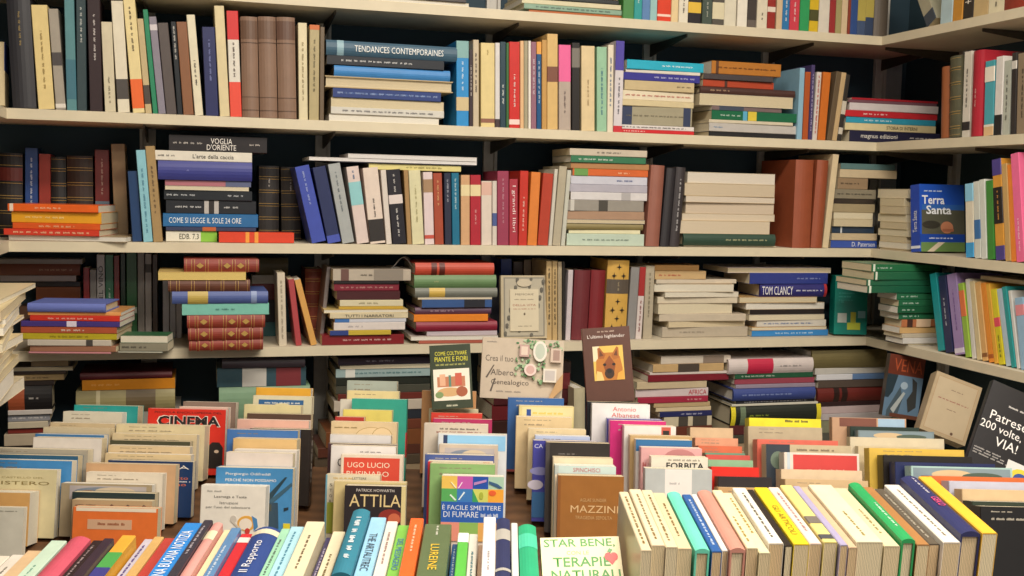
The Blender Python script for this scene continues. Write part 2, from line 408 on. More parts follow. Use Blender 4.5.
# ================================================================== SECOND SHELF
standing('left', 1, 'on the second shelf beside the charcoal hardback', '''
4.8 9 43 0 dcc9a0 b:2c3c78:.55:1 n:cream_and_blue_cut-off;0 4.4 43 0 d4c096 b:2c3c78:.55:1 n:beige_and_blue_cut-off''', dmax=.12)
standing('back', 1, 'in the second shelf\'s first bay', '''
13 37 -6 -7 2f2e33 H l:a08a58:.55:.85;38.5 55 5 -9 e8d193 l:a08850:.2:.75;56 66 9 -8 a89f92 b:4a4444:.44:.57 b:e0d8cc:.02:.06;67 77 -3 -3 5f8f94 b:3f7080:.1:.45;77 87 -4 -2 3a4a4e l:c8ccc8:.6:.9;
90 103 -3 -3 38292b l:d8d0cc:.45:.85;105 116 22 -4 d8cdb0 l:8a8068:.1:.4;118 130 1 -8 e6ddc6 b:4a4440:.12:.3;133 145 0 -12 ecd9a0 b:e8682a:.04:.3 l:6a5a40:.55:.95;
145.5 152 19 -9 c9b488 b:4a4038:.1:.3;153 158 10 -13 2f8a63;158.5 166 17 -11 8d8794 b:d0c8cc:.86:.92;166.5 177 23 -9 5c5350;177.5 183 22 -7 22262a l:d0ccc4:.6:.95;183.5 194 22 -8 8d5f40;
195 203.5 15 -10 e5dcc0 l:4a4038:.3:.55;206 219 27 -4 2a2f5e l:8088c0:.4:.85;220 230 6 -8 dfcfa3;230.5 242 11 -4 e3ddd0 b:cf2a2a:.73:1 b:e24a35:0:.33 l:5a4a40:.38:.7;
242.5 259.5 17 -2 8a6d5a H b:6a5040:.78:.96 b:5a4438:.2:.206 b:5a4438:.07:.076 b:5a4438:.74:.746 n:light_brown_ribbed;260 278 17 -2 8a6d5a H b:6e5444:.78:.96 b:5a4438:.2:.206 b:5a4438:.07:.076 b:5a4438:.74:.746 n:light_brown_ribbed;278.5 297 17.5 -2 8a6d5a H b:64493c:.78:.96 b:5a4438:.2:.206 b:5a4438:.07:.076 b:5a4438:.74:.746 n:light_brown_ribbed;
299 308 23 -1 dfd3ae l:a09068:.2:.8;309 319 25 0 b5a67c b:c86a30:.95:1 l:6a6040:.3:.85;319.5 324 27 1 6b5a45''')
stack('back', 1, 'flat stack under the dark teal landscape hardback', '''
329 439 116 e8dfc4 M F;331 444 108.8 d6d2c8 l:3c3a44:.1:.9;331 444 99.8 cabf9c F;333 441 90 2b3f7d l:9cb0d8:.04:.96 l:5070b0:.1:.9 n:blue_patterned;
325 453 78.6 bfa87c F H n:beige_thick;334 450 68 3f87c9 H;327 444 57.8 20242c l:d8d8d8:.12:.72;326 457 43.6 3f6076 H T:TENDANCES_CONTEMPORAINES:eef0ee:.55:.68:u:.42 b:8fb0bc:.08:.13 n:dark_teal_TENDANCES_CONTEMPORAINES''', s0=.004, lean_jit=.5)
standing('back', 1, 'in the second shelf\'s middle bay', '''
456.5 469 41 0 2f8fd0 b:7fa9a8:.8:1 b:c9b58a:.18:.34 l:d8ecf8:.42:.76;469.2 473 50 0 3b2e33 l:c8c0b8:.4:.8;473.2 479 40 0 cbbca0 l:5a5048:.4:.85;481 495 43 0 e3cf93 b:8a5a48:.05:.1 l:b09858:.86:.92;495.3 500 43 0 dcd8d6 b:3c2c30:0:.1;
500.3 506 42 0 2b4450 l:d8dcd8:.28:.5;506.2 509 43 0 3f6b3e;509.3 520 42 0 cf2f2a l:f0e0d8:.25:.62 b:f0d0c8:.04:.1;520.3 524 41 0 e3b98a;524.2 528 41 0 a79f84;528.2 531 41 0 ece6dc;531.2 536.5 42 0 96697a l:d8c8d0:.4:.8;
536.8 541.5 42 0 1f5687 b:e0a04a:.86:1 l:c8d8e8:.3:.8;541.8 547 40 0 c79a58;547.3 558 34 0 dcb878 b:7a4a38:.5:.66;559 571 45 0 b9a99c b:e5639a:.57:1 l:7a6a68:.2:.45;572 580 43 0 2e2a28 b:777168:.72:.94;
581.5 595 46 0 e2cca0 l:b09870:.3:.6;597 607 47 0 9cc7a6 l:2f6a90:.2:.75;607.3 613 45 1 e7dcc6 l:4a6a90:.3:.85;613.3 622 41 3 dcd5d8 b:4a3fa0:.68:1 b:c43038:0:.07 l:4a4a58:.2:.6''')
stack('back', 1, 'flat stack topped by the cyan paperback', '''
611 694 130 cf2f34 l:f0dcd8:.15:.4;612 694 125.6 e0dad6 l:4a4448:.1:.9;619 692 107 a79f86 l:6a6450:.1:.9 b:2f3a58:.02:.18 b:2f3a58:.88:.98 n:thick_patterned_grey;622 694 101 d9c9a0;
621 694 91.5 e8dcc0 l:b04038:.06:.96;625 694 81.5 cdb98f l:6a5a40:.75:.95;623 700 74 3c3a94 l:b8b8e0:.4:.95;626 700 70.8 e4dcd0;627 704 61.5 2fb2cf l:e8f4f4:.45:.85''')
stack('back', 1, 'flat stack topped by the orange patterned spine', '''
709 799 133 2a2a2c;709 797 124.5 c3beb8 l:6a88a8:.05:.15;709 793 121 d8cdb4;712 797 112 1f6a48 b:d8c040:.42:.52 b:5aa8c8:.36:.41 l:c8d8cc:.1:.33;712 782 107 7d6a6a b:40485a:.1:.45;700 793 95.5 e0d7c4 F;
700 795 88.5 4a2c26 H l:b89878:.1:.3;703 774 81 b5482d b:4a2a20:.3:.34;704 773 75 4c4446;712 781 62.5 b9772f b:5a3418:.06:.1 l:5a3010:.08:.95 n:orange_patterned''')
standing('back', 1, 'in the second shelf\'s last bay', '''
783 798 72 1 6d8044 s:14;797 802 68 3 8fb9cf;802.5 808 72 3 b2582c;808.3 812 65 4 4a3f6e l:c8c0d8;812.3 817 72 5 d7cfc8 l:c44838:.1:.95;817.5 825.5 72 6 d0722c;827 832 71 10 6a5a45;832.4 837 72 9 c7ab80;837.4 841.5 74 8 3a3632 b:c8c0b0:.1:.2 b:c8c0b0:.4:.6''')
stack('back', 1, 'low flat stack in the second shelf\'s corner', '''
850 940 132 2a2a44 T:magnus_edizioni:e8e4dc:.32:.4:u:.5 l:c8c4c0:.66:.92;845 936 124.5 e2d3a4 T:STORIA_DI_INTERNI:3a342c:.62:.34:u:.45 n:cream_black-lettered;846 936 118.5 3aa0bf l:d8ecf0:.2:.5;844 938 112 c9313a l:f0d8d4:.2:.45;850 938 104.5 d9d0d0;848 937 101.5 7c5560;852 938 99.5 b02a35''', dmax=.17)
standing('right', 1, 'on the second shelf along the side wall', '''
941 949 66 1 9a5a34 H;949.5 960.5 55 1 5c5a44 L;961 969 51 3 ddd6c8 l:4a4440:.35:.8 b:2a2628:.08:.18;971 982 50 3 b02435 H l:e0b0a8:.35:.55;983.5 993 60 2 4fa7b4 b:dcb98a:0:.12 b:e8e0d0:.12:.15 b:e8e0d0:.72:.92;993.5 1001 56 3 e0dbd6 b:1d1d1f:0:.26;
1002 1009 60 2 b9bdb0 l:5a5a54:.2:.8;1010 1015 52 2 2f2b2b b:c8c4bc:.8:.9;1016 1027 52 2 8f7d66 l:4a4034:.2:.8''')

# ================================================================== THIRD SHELF
standing('back', 2, 'on the third shelf behind the orange stack', '''
0 23 153 0 241f20 L b:6a2a24:.66:.84;25 38 148 0 2b4a86 l:c8d0e0:.35:.9;39 51 154 0 9a3a30;52 67 157 0 26282a L;68 94 156 0 3a281f L n:ornate_dark_brown;95.5 110 150 0 7a2f2c b:6a7a88:.25:.42 l:c8a898:.5:.9''', s0=.18, dmax=.1)
standing('back', 2, 'on the third shelf beside the orange stack', '''
115 129 144 -4 a98c66 s:17;132.5 142.5 171 -5 22406b s:2;143.5 153 150 -10 8ec5d2 s:1 l:5a90a8:.1:.8;153.5 163 146 -9 a98c5e s:1 l:6a5438:.3:.8''', dmax=.13)
stack('back', 2, 'stack of orange covers on the third shelf', '''
5 128 236 b9a482 F;1 101 229.5 d8422f M l:f0c8a0:.1:.9;10 102 223.5 e2602a l:f0c090:.3:.7;9 103 212 e9a92f l:f0d890:.15:.6;5 100 204.5 ef6a2a b:f0dcc8:.02:.06 l:f4c8a0:.3:.6''', dmax=.155, yaw=-13)
stack('back', 2, 'third shelf stack under VOGLIA D\'ORIENTE', '''
166 217 231 e8e2d0 T:EDB._7.3:5a5a4c:.45:.38:u:.5 b:8ac040:.68:1;166 256 227.3 3a3f5c b:c06030:.4:.55;163 258 214 2f6ea6 T:COME_SI_LEGGE_IL_SOLE_24_ORE:e8f0f4:.44:.76:u:.42 n:blue_SOLE_24_ORE;
166 256 200.5 24262b b:b8b4b0:.42:.58 b:2a2624:.47:.53 l:d0d0d0:.1:.38 l:d0d0d0:.64:.82;164 252 190.5 23272c l:c8ccd0:.03:.34 l:c8ccd0:.72:.9;165 249 186.5 e0d8c4 F;165 251 180.5 b0707a b:586080:.7:1;158 252 161.5 3a3f8c H l:7c80c0:.3:.34;
154 252 151.5 e6dfd0 T:L'arte_della_caccia:2a2624:.6:.42:u:.42 l:4a4440:.04:.2 n:white_L'arte_della_caccia;169 267 136 2a2526 T:VOGLIA:ece6de:.53:.22:u:.36:.33 T:D'ORIENTE:ece6de:.53:.3:u:.36:.72 l:c8c0b8:.04:.33 l:c8c0b8:.82:.95 n:black_VOGLIA_D'ORIENTE''', dmax=.16, s0=.03)
stack('back', 2, 'spot in front of the black ribbed volumes', '''
219 294 232.5 e2492c b:f0a040:.35:.4 b:f0a040:.47:.52 n:red-wrapped''', s0=.004, dmax=.05, group='loose books on the third shelf')
standing('back', 2, 'behind the red-wrapped book on the third shelf', '''
259 279 166 0 35302f L l:b8b0a8:.72:.86;282 301 167 -1 36302d L l:b8b0a8:.68:.84''', s0=.15, dmax=.12)
standing('back', 2, 'on the third shelf under the white magazines', '''
312 327 165 -18 4353ae l:a0acdc:.5:.95;328 341.5 166 -16 2a335c b:4353ae:0:.1;342.5 355 163 -15 a9adac l:70787c:.4:.9;357 369.5 166 -11 ddcbc4 b:8cc4c8:.5:.8 l:6a80a0:.84:.95;370.5 386 167 -8 e3d2c4 b:2b2624:.03:.32 l:4a4440:.35:.6;
386.5 392 170 -6 dcd2c8;393 407 169 -7 25222a b:d8ccc8:.54:.66 l:d8d4d0:.1:.48 l:c8c4c0:.7:.95;407.5 412 170 -4 a98658;412.5 424.5 170 -4 dcd6ae l:b0a878:.3:.8;425 434.5 172 -2 e2cfcf b:a08060:.72:.9 b:c05040:.08:.13;435 444 173 -2 a84c34 l:e0b078:.55:.9;
445 452 173 -1 2c3044 l:a8acb8:.6:.9;452.5 460 173 -1 1f7090 l:b8d8e0:.5:.92;461 470 175 0 d4a77c b:e0cfa0:.7:.86;470.5 481 175 0 b22a38 b:e0cfa0:.7:.86 l:e0a0a0:.3:.5;481.5 492 181 0 e0d2c4 b:d8b0a0:.78:.98;492.5 497 181 0 d9cfc4 b:4a5a90:.3:.5;
497.5 509 171 0 9c4058 l:c890a0:.3:.9;509.5 518 179 0 b03a48 T:I_grandi_libri:f0dcd8:.55:.7:d:.5;518.5 527 171 2 c9382c l:f0c8b8:.2:.65;527.5 537 172 4 e0843c;537.5 548 173 6 b84430;548.5 552 169 5 cfcabc;552.5 560.5 166 7 b7ad96;561 565 170 6 c9c9bc''')
stack('back', 2, 'loose layer on top of the upright books', '''
369 461 164.5 dcd08a M l:8a8048:.4:.8;330 475 163 34343c M;309 477 159.2 dcd6d2 M F g:ece8e4 n:long_white;348 477 155.5 d6d0cc M F g:e8e4e0''', base=170.5, dmax=.17, s0=.02, lean_jit=.3)
stack('back', 2, 'tall stack between orange and pinkish uprights', '''
567 644 234 c3d3c2 l:6a7a70:.2:.8 n:thick_pale_green;569 640 230 e6dfba;566 643 223.5 8d7f52 H;567 645 219.8 cfc9bd F;567 644 211.5 b08f76;568 644 200.5 9d978e b:4a4640:.4:.52 b:c8c4bc:.03:.08;571 647 192.5 dcd8d8 b:b0acac:.66:.78;570 647 185 b8b4c0;
571 647 176.5 d0d0dc l:3a5088:.6:.8;573 648 169.5 d96c38 b:6a9a50:.02:.2 l:f0c8a0:.6:.75;571 649 163.5 b8865a;571 646 156.5 3f7c5a l:d8e0d4:.1:.55;570 647 149.5 cfc2ae l:6a6058:.35:.65''', dmax=.16)
standing('back', 2, 'on the third shelf beside the cream stack', '''
645.5 659 165 6 9a6252 H;660 669 168 7 2f2c30 H;669.5 679 167 7 3c3638 H l:c8c4c4:.2:.85''')
stack('back', 2, 'cream stack over a dark green hardback', '''
684 776 245.6 e0d3b8;683 775 234 2f4a3c H l:b8b890:.45:.9;680 770 221 d9c09a F g:e0cfb4;682 775 214 dcc6a0 F g:dfd0b8;686 774 203 d4c0a4 F g:dac8b0;686 775 196.5 d8be94 F g:e2d4c0;685 775 184 d6bd92 F g:d8c6aa;688 775 173 dacbae F g:e6dccc''', dmax=.16)
standing('back', 2, 'in the third shelf\'s last bay', '''
792 810 160 5 9a4e30 H d:.23 n:large_reddish_brown;810.5 822 160 7 9a4e30 H d:.23 n:reddish_brown;822.5 828.5 154 11 dcc9a4''', dmax=.23)
stack('back', 2, 'mixed stack in the third shelf\'s corner', '''
831 877 240.5 3a55a8 T:D._Paterson:e0e4f0:.7:.5:u:.6;832 877 233.5 c9b594;832 874 226.5 2d3d52 b:c8ccd0:.2:.24;834 873 219 d6c9a6 F;834 873 212.5 cfc09c F;833 875 204 a89878;834 874 199 3c342e;833 876 189.5 8f8672 l:4a4438:.1:.9;838 868 178 9c8468 l:4a3c2c:.1:.7;840 897 170 d0bd9c;841 895 164 5f7f80''', dmax=.15, s0=.02, lean_jit=.4)
stack('right', 2, 'cream stack in the corner of the side wall', '''
880 908 254 d8c7a0 F;881 906 249 d4c098 F;879 907 242 dccba6 F;880 906 236 d0bc94 F;878 908 229 d8c8a0 F b:5aa060:.4:.46;880 907 222 d2c29c F;878 906 214 d6c6a2 F;880 905 206 d0bc98 F;880 904 198 d8caa8 F;878 908 189 e0d4b8 F''', dmax=.14, lean_jit=.3)
standing('right', 2, 'on the third shelf along the side wall', '''
911 920.5 184 -1 1f4bb8 d:.19 a:TERRA T:Terra_Santa:e8ecf4:.45:.32:u:.45 b:e8ecf4:.05:.09 n:blue_Terra_Santa;966 974 183 -1 e5ddc8 b:3f9fd8:0:.2 b:8cc8e4:.76:1;975 981 181 -2 d5d9d0 b:3a70a8:.25:.5;981.5 987 179 -3 d8dcd4;987.5 994.5 180 -2 3f8a38;
996 1005 158 -5 d99a3c b:4a3f86:0:.14 b:4a3f86:.84:1 b:1d1818:.36:.72 l:e0a040:.4:.68 n:orange-and-black_purple-ended;1005.5 1011 163 -7 c9a468;1011.3 1016 164 -6 ef8a34;1016.5 1025 152 -8 ef6f9c l:f8d0dc:.1:.4''', dmax=.15)

# ================================================================== FOURTH SHELF
stack('left', 3, 'cream pile at the edge of the fourth shelf', '''
2 19 386 dcccaa F;-3 15 376 d0bc92 F;-5 19 366 d8c79c F;-7 17 358 d4c29a F;-5 20 350 dccaa4 F;-3 17 342 d2be94 F;-6 21 333 d8c8a0 F;-4 22 325 d4c096 F;-3 25 317 dccba4 F;-1 27 309 d6c49c F;-3 29 301 d2c094 F;-1 31 293 d8c8a2 F''', dmax=.12, s0=-.095, lean_jit=6)
stack('back', 3, 'back pile behind the colourful magazines', '''
20 78 306 6a4a38;36 80 287 7a4426;30 80 281.5 2a2422;0 76 275.5 b9aeb0;-2 80 264 7d4634 H l:b89070:.5:.9;-2 82 259 9c9490''', s0=.2, dmax=.08)
standing('back', 3, 'on the fourth shelf above the small green stack', '''
84 90 268 0 9c3a3c;90.5 97 270 0 9a9590;97.5 105.5 255 0 c9c5c4 T:DEL_VINO:3a3438:.64:.46:u:.6 n:white_DEL_VINO;106 114 255 0 3f7a5c l:c8d8cc:.1:.6;114.5 120 256 0 8a3a38;121 126 254 0 24382c;127 137.5 253 0 2f5f3a b:c8d0c0:.3:.37;138 145 253 0 8d8680;145.5 152 254 0 a8a09c b:4a4644:.78:.88;153 158 255 0 4a3a34''', s0=.185, dmax=.09)
stack('back', 3, 'colourful stack on the fourth shelf', '''
27 112 352 c98a90;28 117 346 a07058;26 112 340 c9bfb0 b:4a4440:.7:.78;19 118 333.5 b9a82c l:8a7c20:.3:.7;19 118 327 b0563a l:ecd8c8:.42:.66;19 121 321.5 4a3a80 b:d8d0e0:.46:.56;28 121 316 d03a2c l:f0b0a0:.2:.7;26 122 312 e0a060;26 107 303.5 6a78c0 H n:periwinkle''', s0=-.06, dmax=.235, yaw=-10)
stack('back', 3, 'small green stack on the fourth shelf', '''
117 163 351.5 b4bcb0 M F;119 168 343 8f8a78 l:4a463c:.05:.6;120 168 335.5 356a44 F''', s0=-.065, dmax=.24, yaw=-10)
standing('back', 3, 'on the fourth shelf behind the turquoise book', '''
163 169.5 281 0 c5c2cc;170 176 281 0 bcbcc8;176.5 182 281 0 c8c4c8''', s0=.185, dmax=.09)
stack('back', 3, 'stack of old red leather volumes', '''
189 263 339.5 9a3c2c L D;188 263 327.5 983a2a L D;187 265 315.3 9a3c2c L D;182 269 303.5 7cc0b0 l:3a6a68:.38:.6;172 268 291.5 4a5c98 H b:b8a050:.16:.37 b:8090b8:.82:.88;168 250 280 6a3a26 L;158 246 272 dfc078 F g:e4c878;184 259 259.5 983c2e L D''', s0=-.05, dmax=.15)
stack('back', 3, 'dim pile behind the red leather volumes', '''
252 277 322 3a6a6c;252 276 300 383438;252 276 284 712f30;252 277 275 c4bcb0;256 288 258 5a5236 H''', s0=.19, dmax=.06)
standing('back', 3, 'on the fourth shelf beside the red leather volumes', '''
279 287 273 -2 d6cab4 s:1 l:a09480:.1:.9;296 302 279 -8 b0484c s:1;305 323 269 0 8a3c28 L s:15.5;311 317.5 279 -17 d9a45a s:1;319 323 267 8 7a7270 s:5''', dmax=.13)
stack('back', 3, 'fourth shelf stack of thin cream paperbacks', '''
322 404 335 7f2228 l:d8b0a8:.25:.85;330 391 330.5 c9b040 b:2b3f80:0:.3;334 405 322.5 e0d6d0 l:a8a0a0:.2:.4;335 406 318.5 cfd0d8 b:4070b0:0:.2;330 408 313 d8caa8 T:TUTTI_I_NARRATORI:4a443c:.5:.62:u:.5;324 408 309.5 dcc27c F;339 403 306.5 c9a540;340 403 300 d9cfae l:8a8060:.3:.6;337 400 291 4a2024;334 399 284 7f2434 l:c09088:.1:.9;334 399 281 241e20;333 411 269.5 b9ad9c b:8a8074:.52:.9 l:3a342c:.35:.5 b:6a4a44:.1:.2''', s0=.002, dmax=.16)
_tb = RUNS[-1][1][-1].matrix_world.translation
_cx = solve_u(V3((0, .05, _tb.z)), V3((1, 0, 0)), 403)
_pr = [(-.03+.06*k/12, .028*math.sin(math.pi*k/12)**1.3+.0006) for k in range(13)]
_pp = empty('curled_paper', Matrix.Translation((_cx, .05, _tb.z+.0003)))
MB().prism(_pr + [(x*.97, max(z-.0012, 0)) for x, z in reversed(_pr)], lambda p, q, y: (p+.25*y, y, q*(1-1.2*abs(y))), 0, .11).build('sheet', mat('d8d0c8', .7, 'paper'), _pp)
MB().box(-.028, -.006, .01, .1, .0001, .0006).build('folded_edge', mat('cfc8c0', .7, 'paper'), _pp)
_pp['label'] = 'small curled white paper on top of the stack of thin cream paperbacks'; _pp['category'] = 'paper'
stack('back', 3, 'heap under the green and red hardbacks', '''
419 497 340 b06050;411 498 336 d8ccc0 M F;427 497 331 c2b6bc;416 497 321.5 8c2238 H;414 488 314.5 e8882c;415 491 307.5 5c3a50 H l:a88c98:.2:.5;422 492 299.5 3a5a90 b:22242c:.6:.9;418 492 297.3 cfc4b8 F;415 497 288 787a70 H b:c9a850:.17:.36;414 496 275 6a8a5c H l:a0a878:.24:.32;415 494 263 c24a34 H b:5a2018:.2:.27 b:5a2018:.3:.37''', s0=.004, dmax=.17)
standing('back', 3, 'on the fourth shelf behind the ornate title page', '''
501 512 259 0 26409a;513.5 523 262 0 5a4a48;524 531.5 260 0 b9a590;532.5 541 261 0 c4b098 b:b04838:.2:.4''', s0=.165, dmax=.11)
standing('back', 3, 'on the fourth shelf beside the ornate title page', '''
546.5 552 261 0 c4a878 l:4a4030:.2:.9;552.5 557.5 261 0 c0a474 l:4a4030:.2:.9;558 562 262 0 b0a084;562.3 565 262 0 2c2824;565.5 570.5 270 3 cfc4c8;571 587 270 4 6f2a30 H;587.5 602 270 4 7f2228 H;604 626 260 4 d4a850 H a:FLEUR b:5a5046:.58:.76 l:a89878:.62:.72 n:yellow_fleur-de-lis;
626.5 635 267 5 8f8d8c;635.5 641.5 267 4 d8ccc8 b:a02c2c:.6:1 l:8a3a38:.1:.55;643 652 266 3 b5aa94 l:7a7260:.3:.9''', s0=.03, dmax=.15)
stack('back', 3, 'heap of worn cream pamphlets', '''
663 747 327 b5aa98 l:8a8074:.2:.5;668 746 321 d0c4ae F;660 745 314 cabda8;658 733 303.5 c9b8a4 F;658 737 297 d8ccb4;665 739 292 d6cbbc F;655 733 284 c9b08a F;656 737 279.5 d6c9b4;655 706 271 d0b080 l:b04838:.08:.5;655 699 265 b58a54''', s0=.04, dmax=.17, lean_jit=3)
stack('back', 3, 'stack around the TOM CLANCY hardback', '''
752 828 330 3a86c8 l:b8d8f0:.3:.8;752 827 326.8 d8a868 F;757 826 320 d6d0c4 l:5a70a0:.1:.8;749 825 314.5 cfc5b4 F;750 824 309.5 2a2424;746 825 302.5 c9b08c F;740 817 297 d0a870 F;760 826 284 2b2a72 H T:TOM_CLANCY:f0eef0:.25:.46:u:.66 l:d8d8e8:.53:.92 b:b03038:.96:1 n:navy_TOM_CLANCY;750 828 273 33408c l:8c98c8:.6:.9;728 831 267.8 d8ccd0 M F''', s0=.035, dmax=.16)
stack('back', 3, 'green-spined stack in the fourth shelf\'s corner', '''
908 940 343.5 c4c0c4 M F;903 939 338 d4d0cc M;902 939 333.5 c8bca8;900 938 327 d8b078;902 938 319.5 c07850 b:4a3028:.15:.3 b:e0c0a0:.4:.8;899 938 313 2a6a48 l:b8d0c0:.1:.5;898 938 306.5 256040 l:b8d0c0:.1:.4;899 938 300 2a6a48 l:b8d0c0:.1:.5;897 938 293 2c6c4a l:b8d0c0:.1:.5;868 938 286 1f5f44 b:d8e0d0:.02:.05;867 936 280 256448 b:d8e0d0:.02:.05;874 938 272 2a6848 b:d8e0d0:.02:.05;872 940 264.5 2a7048 b:d8e0d0:.02:.05 l:b8d0c0:.08:.3''', s0=-.2, dmax=.19)
standing('right', 3, 'on the fourth shelf along the side wall', '''
938 945 274 -9 1f9aa0;945.5 953.5 276 -8 2a2e56 l:d0d4e0:.35:.7;955 965 274 -9 a58cc0 l:7c60a0:.3:.8 b:d8d0e0:.02:.08;965.5 971 284 -8 9cc04a b:e07848:.55:.9;971.3 976 280 -7 dcd8d0;977 982 282 -8 d9c79c;982.3 988 283 -8 e0b070 b:8a5a30:.05:.1;989 994 284 -9 ec9434 b:a85a20:.05:.1;994.3 998.5 285 -9 e8b040;
999 1005 290 -9 ddd02c b:e05060:.5:.62 l:6a6a28:.1:.4;1006 1011 290 -10 b8cbd8;1011.3 1016 288 -10 2a9a9a;1016.5 1020 292 -9 d8d8d4;1021 1030 298 -7 9cc0dc b:e09098:.75:.9''', dmax=.15, s0=.02)
stack('right', 3, 'top of the upright row on the fourth shelf', '''
980 1040 279 b9a890 M F''', base=284, s0=.03, dmax=.13, group='loose magazines on the fourth shelf')

# ================================================================== BOTTOM SHELF
stack('back', 4, 'bottom shelf stack behind the first table column', '''
4 48 434 b8a890;8 50 428 7a2f28;8 48 422 c4b8a0;8 50 414.5 8a8a90 l:d0ccc8:.1:.9;8 52 410 c8c0b8;6 52 386 1c1818 H l:b8b0a8:.5:.7 b:a05030:.05:.4 n:thick_black_orange-ended;2 54 381 3a302c;0 64 375 b09468 M l:6a5638:.2:.8;0 66 371 4a3a30;0 73 367 a8a09c M F;31 68 361 b0946c''', s0=.03, dmax=.18)
stack('back', 4, 'bottom shelf stack behind the second table column', '''
70 182 430 5a4a40;75 180 411 9a968c;76 175 390 9a8f62 H b:c4b890:.2:.24 b:6a5a40:.5:.8 n:thick_olive;82 175 379 d88a24 l:e8b060:.1:.4;80 172 372.5 5c1f24 H''', s0=.03, dmax=.19)
stack('back', 4, 'bottom shelf stack behind the blue-topped column', '''
215 312 420 4a5a6c;219 310 386.5 7fa080 H;217 306 367.5 3a5560 b:c8c4bc:.28:.55 b:7a2f34:.66:.94 n:teal_white_and_red;222 305 358 4a4048 H''', s0=.03, dmax=.17)
stack('back', 4, 'bottom shelf stack behind the ATTILA column', '''
318 436 446 5a3226;326 434 430 7a4a2c;336 430 420 6a3a2a;338 434 410 2c3038;334 432 400 c0b4a4;338 434 393 6a3028;336 430 385 4a4a40;336 430 377 2a2e28;336 430 368.5 9ab0b0 b:d8d8d0:.1:.2 l:3a6a70:.2:.9;340 430 364.5 c8c0b4 F;338 430 357 2f2632 l:8a8490:.3:.6''', s0=.03, dmax=.17)
stack('back', 4, 'bottom shelf stack behind the egg-and-stamps cover', '''
490 570 436 5a2420;492 572 420 3c2420;492 571 404 6a2428;494 571 390 4a2024;492 570 374 6a2a2c;494 571 362 3a2a28''', s0=.05, dmax=.17)
standing('back', 4, 'on the bottom shelf beside the shepherd-dog book', '''
574 585 388 0 c9c0a0 H''', s0=.0, dmax=.14)
stack('back', 4, 'bottom shelf stack with the AFRICA spine', '''
640 712 436 8a4a30;660 712 426.5 6a3a2c;664 712 416.5 d0c4a8 b:4a443c:.3:.5 b:4a443c:.6:.9;660 712 411.5 2c3060 l:b8b8d0:.4:.8;656 711 407 d8c4a0;654 710 402.5 c0a880;638 708 397 a83048 l:e0b0b0:.7:.9;636 708 388.5 d8c8c8 T:AFRICA:b83040:.85:.25:u:.6 n:white_AFRICA;637 707 381.5 cbb998;648 729 374.5 7f2430;650 727 371.8 d8ccc4;653 724 364 c8a878 b:4a4038:.35:.65;661 731 356 d4c8b8 b:8a7a6c:.6:.9''', s0=.02, dmax=.17)
stack('back', 4, 'bottom shelf stack under the white-and-crimson hardback', '''
728 820 434 4a4a40;730 818 424 5a2a2c;731 820 405 22281f H b:e0d030:0:.05 b:e0d030:.95:1 l:90a030:.2:.42 b:6a7a60:.1:.16 n:black_yellow-ended;732 818 403 d8d4c4;736 815 399.5 2c2c34 l:a8a8b0:.1:.9;733 815 388 3a4a8c H l:90a0d0:.1:.7;736 815 384 9a8ea0;735 814 378.3 9c4858;735 813 373 2a5a40 l:b8c8b8:.08:.5;728 813 358.5 d8ccc8 H b:c02848:.22:.52 l:8a8484:.6:.85''', s0=.01, dmax=.17)
stack('back', 4, 'bottom shelf stack under the wide olive volume', '''
816 900 432 5a5a50;820 900 419 8a8a70;819 892 413 c0b8b8;819 890 405.5 c8b4b4;820 888 401 3a2828;817 896 387 6c241e H b:2a1612:.2:.27 b:2a1612:.3:.37;819 892 379.5 5c5048;817 895 374 6a8ab8 b:d8d8dc:0:.45;815 895 367.5 ccc8c0;812 886 350 756a44 H n:wide_olive''', s0=.02, dmax=.17)

# ================================================================== DISPLAY TABLE (turned toward the viewer)
def tp(a, b, z): return CAM + ER*a + EF*b + UPZ*(z-EYE)
B0, ZT0, SLOPE = 2.0, EYE-.715, .20         # front edge and height of the sloping riser, and its rise
TABLE_Z = EYE-.80
def zbase(b): return ZT0 + SLOPE*(b-B0)
wood = mat('6a4a30', .5, 'wood')
tb = empty('display_table', frame(tp(0, 1.95, 0), ER, EF, UPZ))
MB().box(-1.02, 1.02, -.66, .46, TABLE_Z-.03, TABLE_Z).build('tabletop', wood, tb, .003)
for sa in (-.97, .97):
    for sb in (-.6, .4): MB().box(sa-.03, sa+.03, sb-.03, sb+.03, 0, TABLE_Z-.03).build('leg', wood, tb, .003)
MB().box(-.97, .97, -.58, -.56, TABLE_Z-.11, TABLE_Z-.03).build('apron', wood, tb)
tb['label'] = 'brown wooden display table carrying the rows of books for sale'; tb['category'] = 'table'
rs = empty('display_riser', frame(tp(0, B0, 0), ER, EF, UPZ))
LB = .44
MB().prism([(-.17, TABLE_Z+.0005), (LB, TABLE_Z+.0005), (LB, zbase(B0+LB)-.002), (-.17, zbase(B0-.17)-.002)], lambda p, q, x: (x, p, q), -.98, .98).build('sloping_top', wood, rs)
MB().box(-.98, .98, -.185, -.17, TABLE_Z+.0005, zbase(B0-.17)+.02).build('front_lip', wood, rs)
rs['label'] = 'sloping brown wooden riser under the front-facing book columns'; rs['category'] = 'display stand'

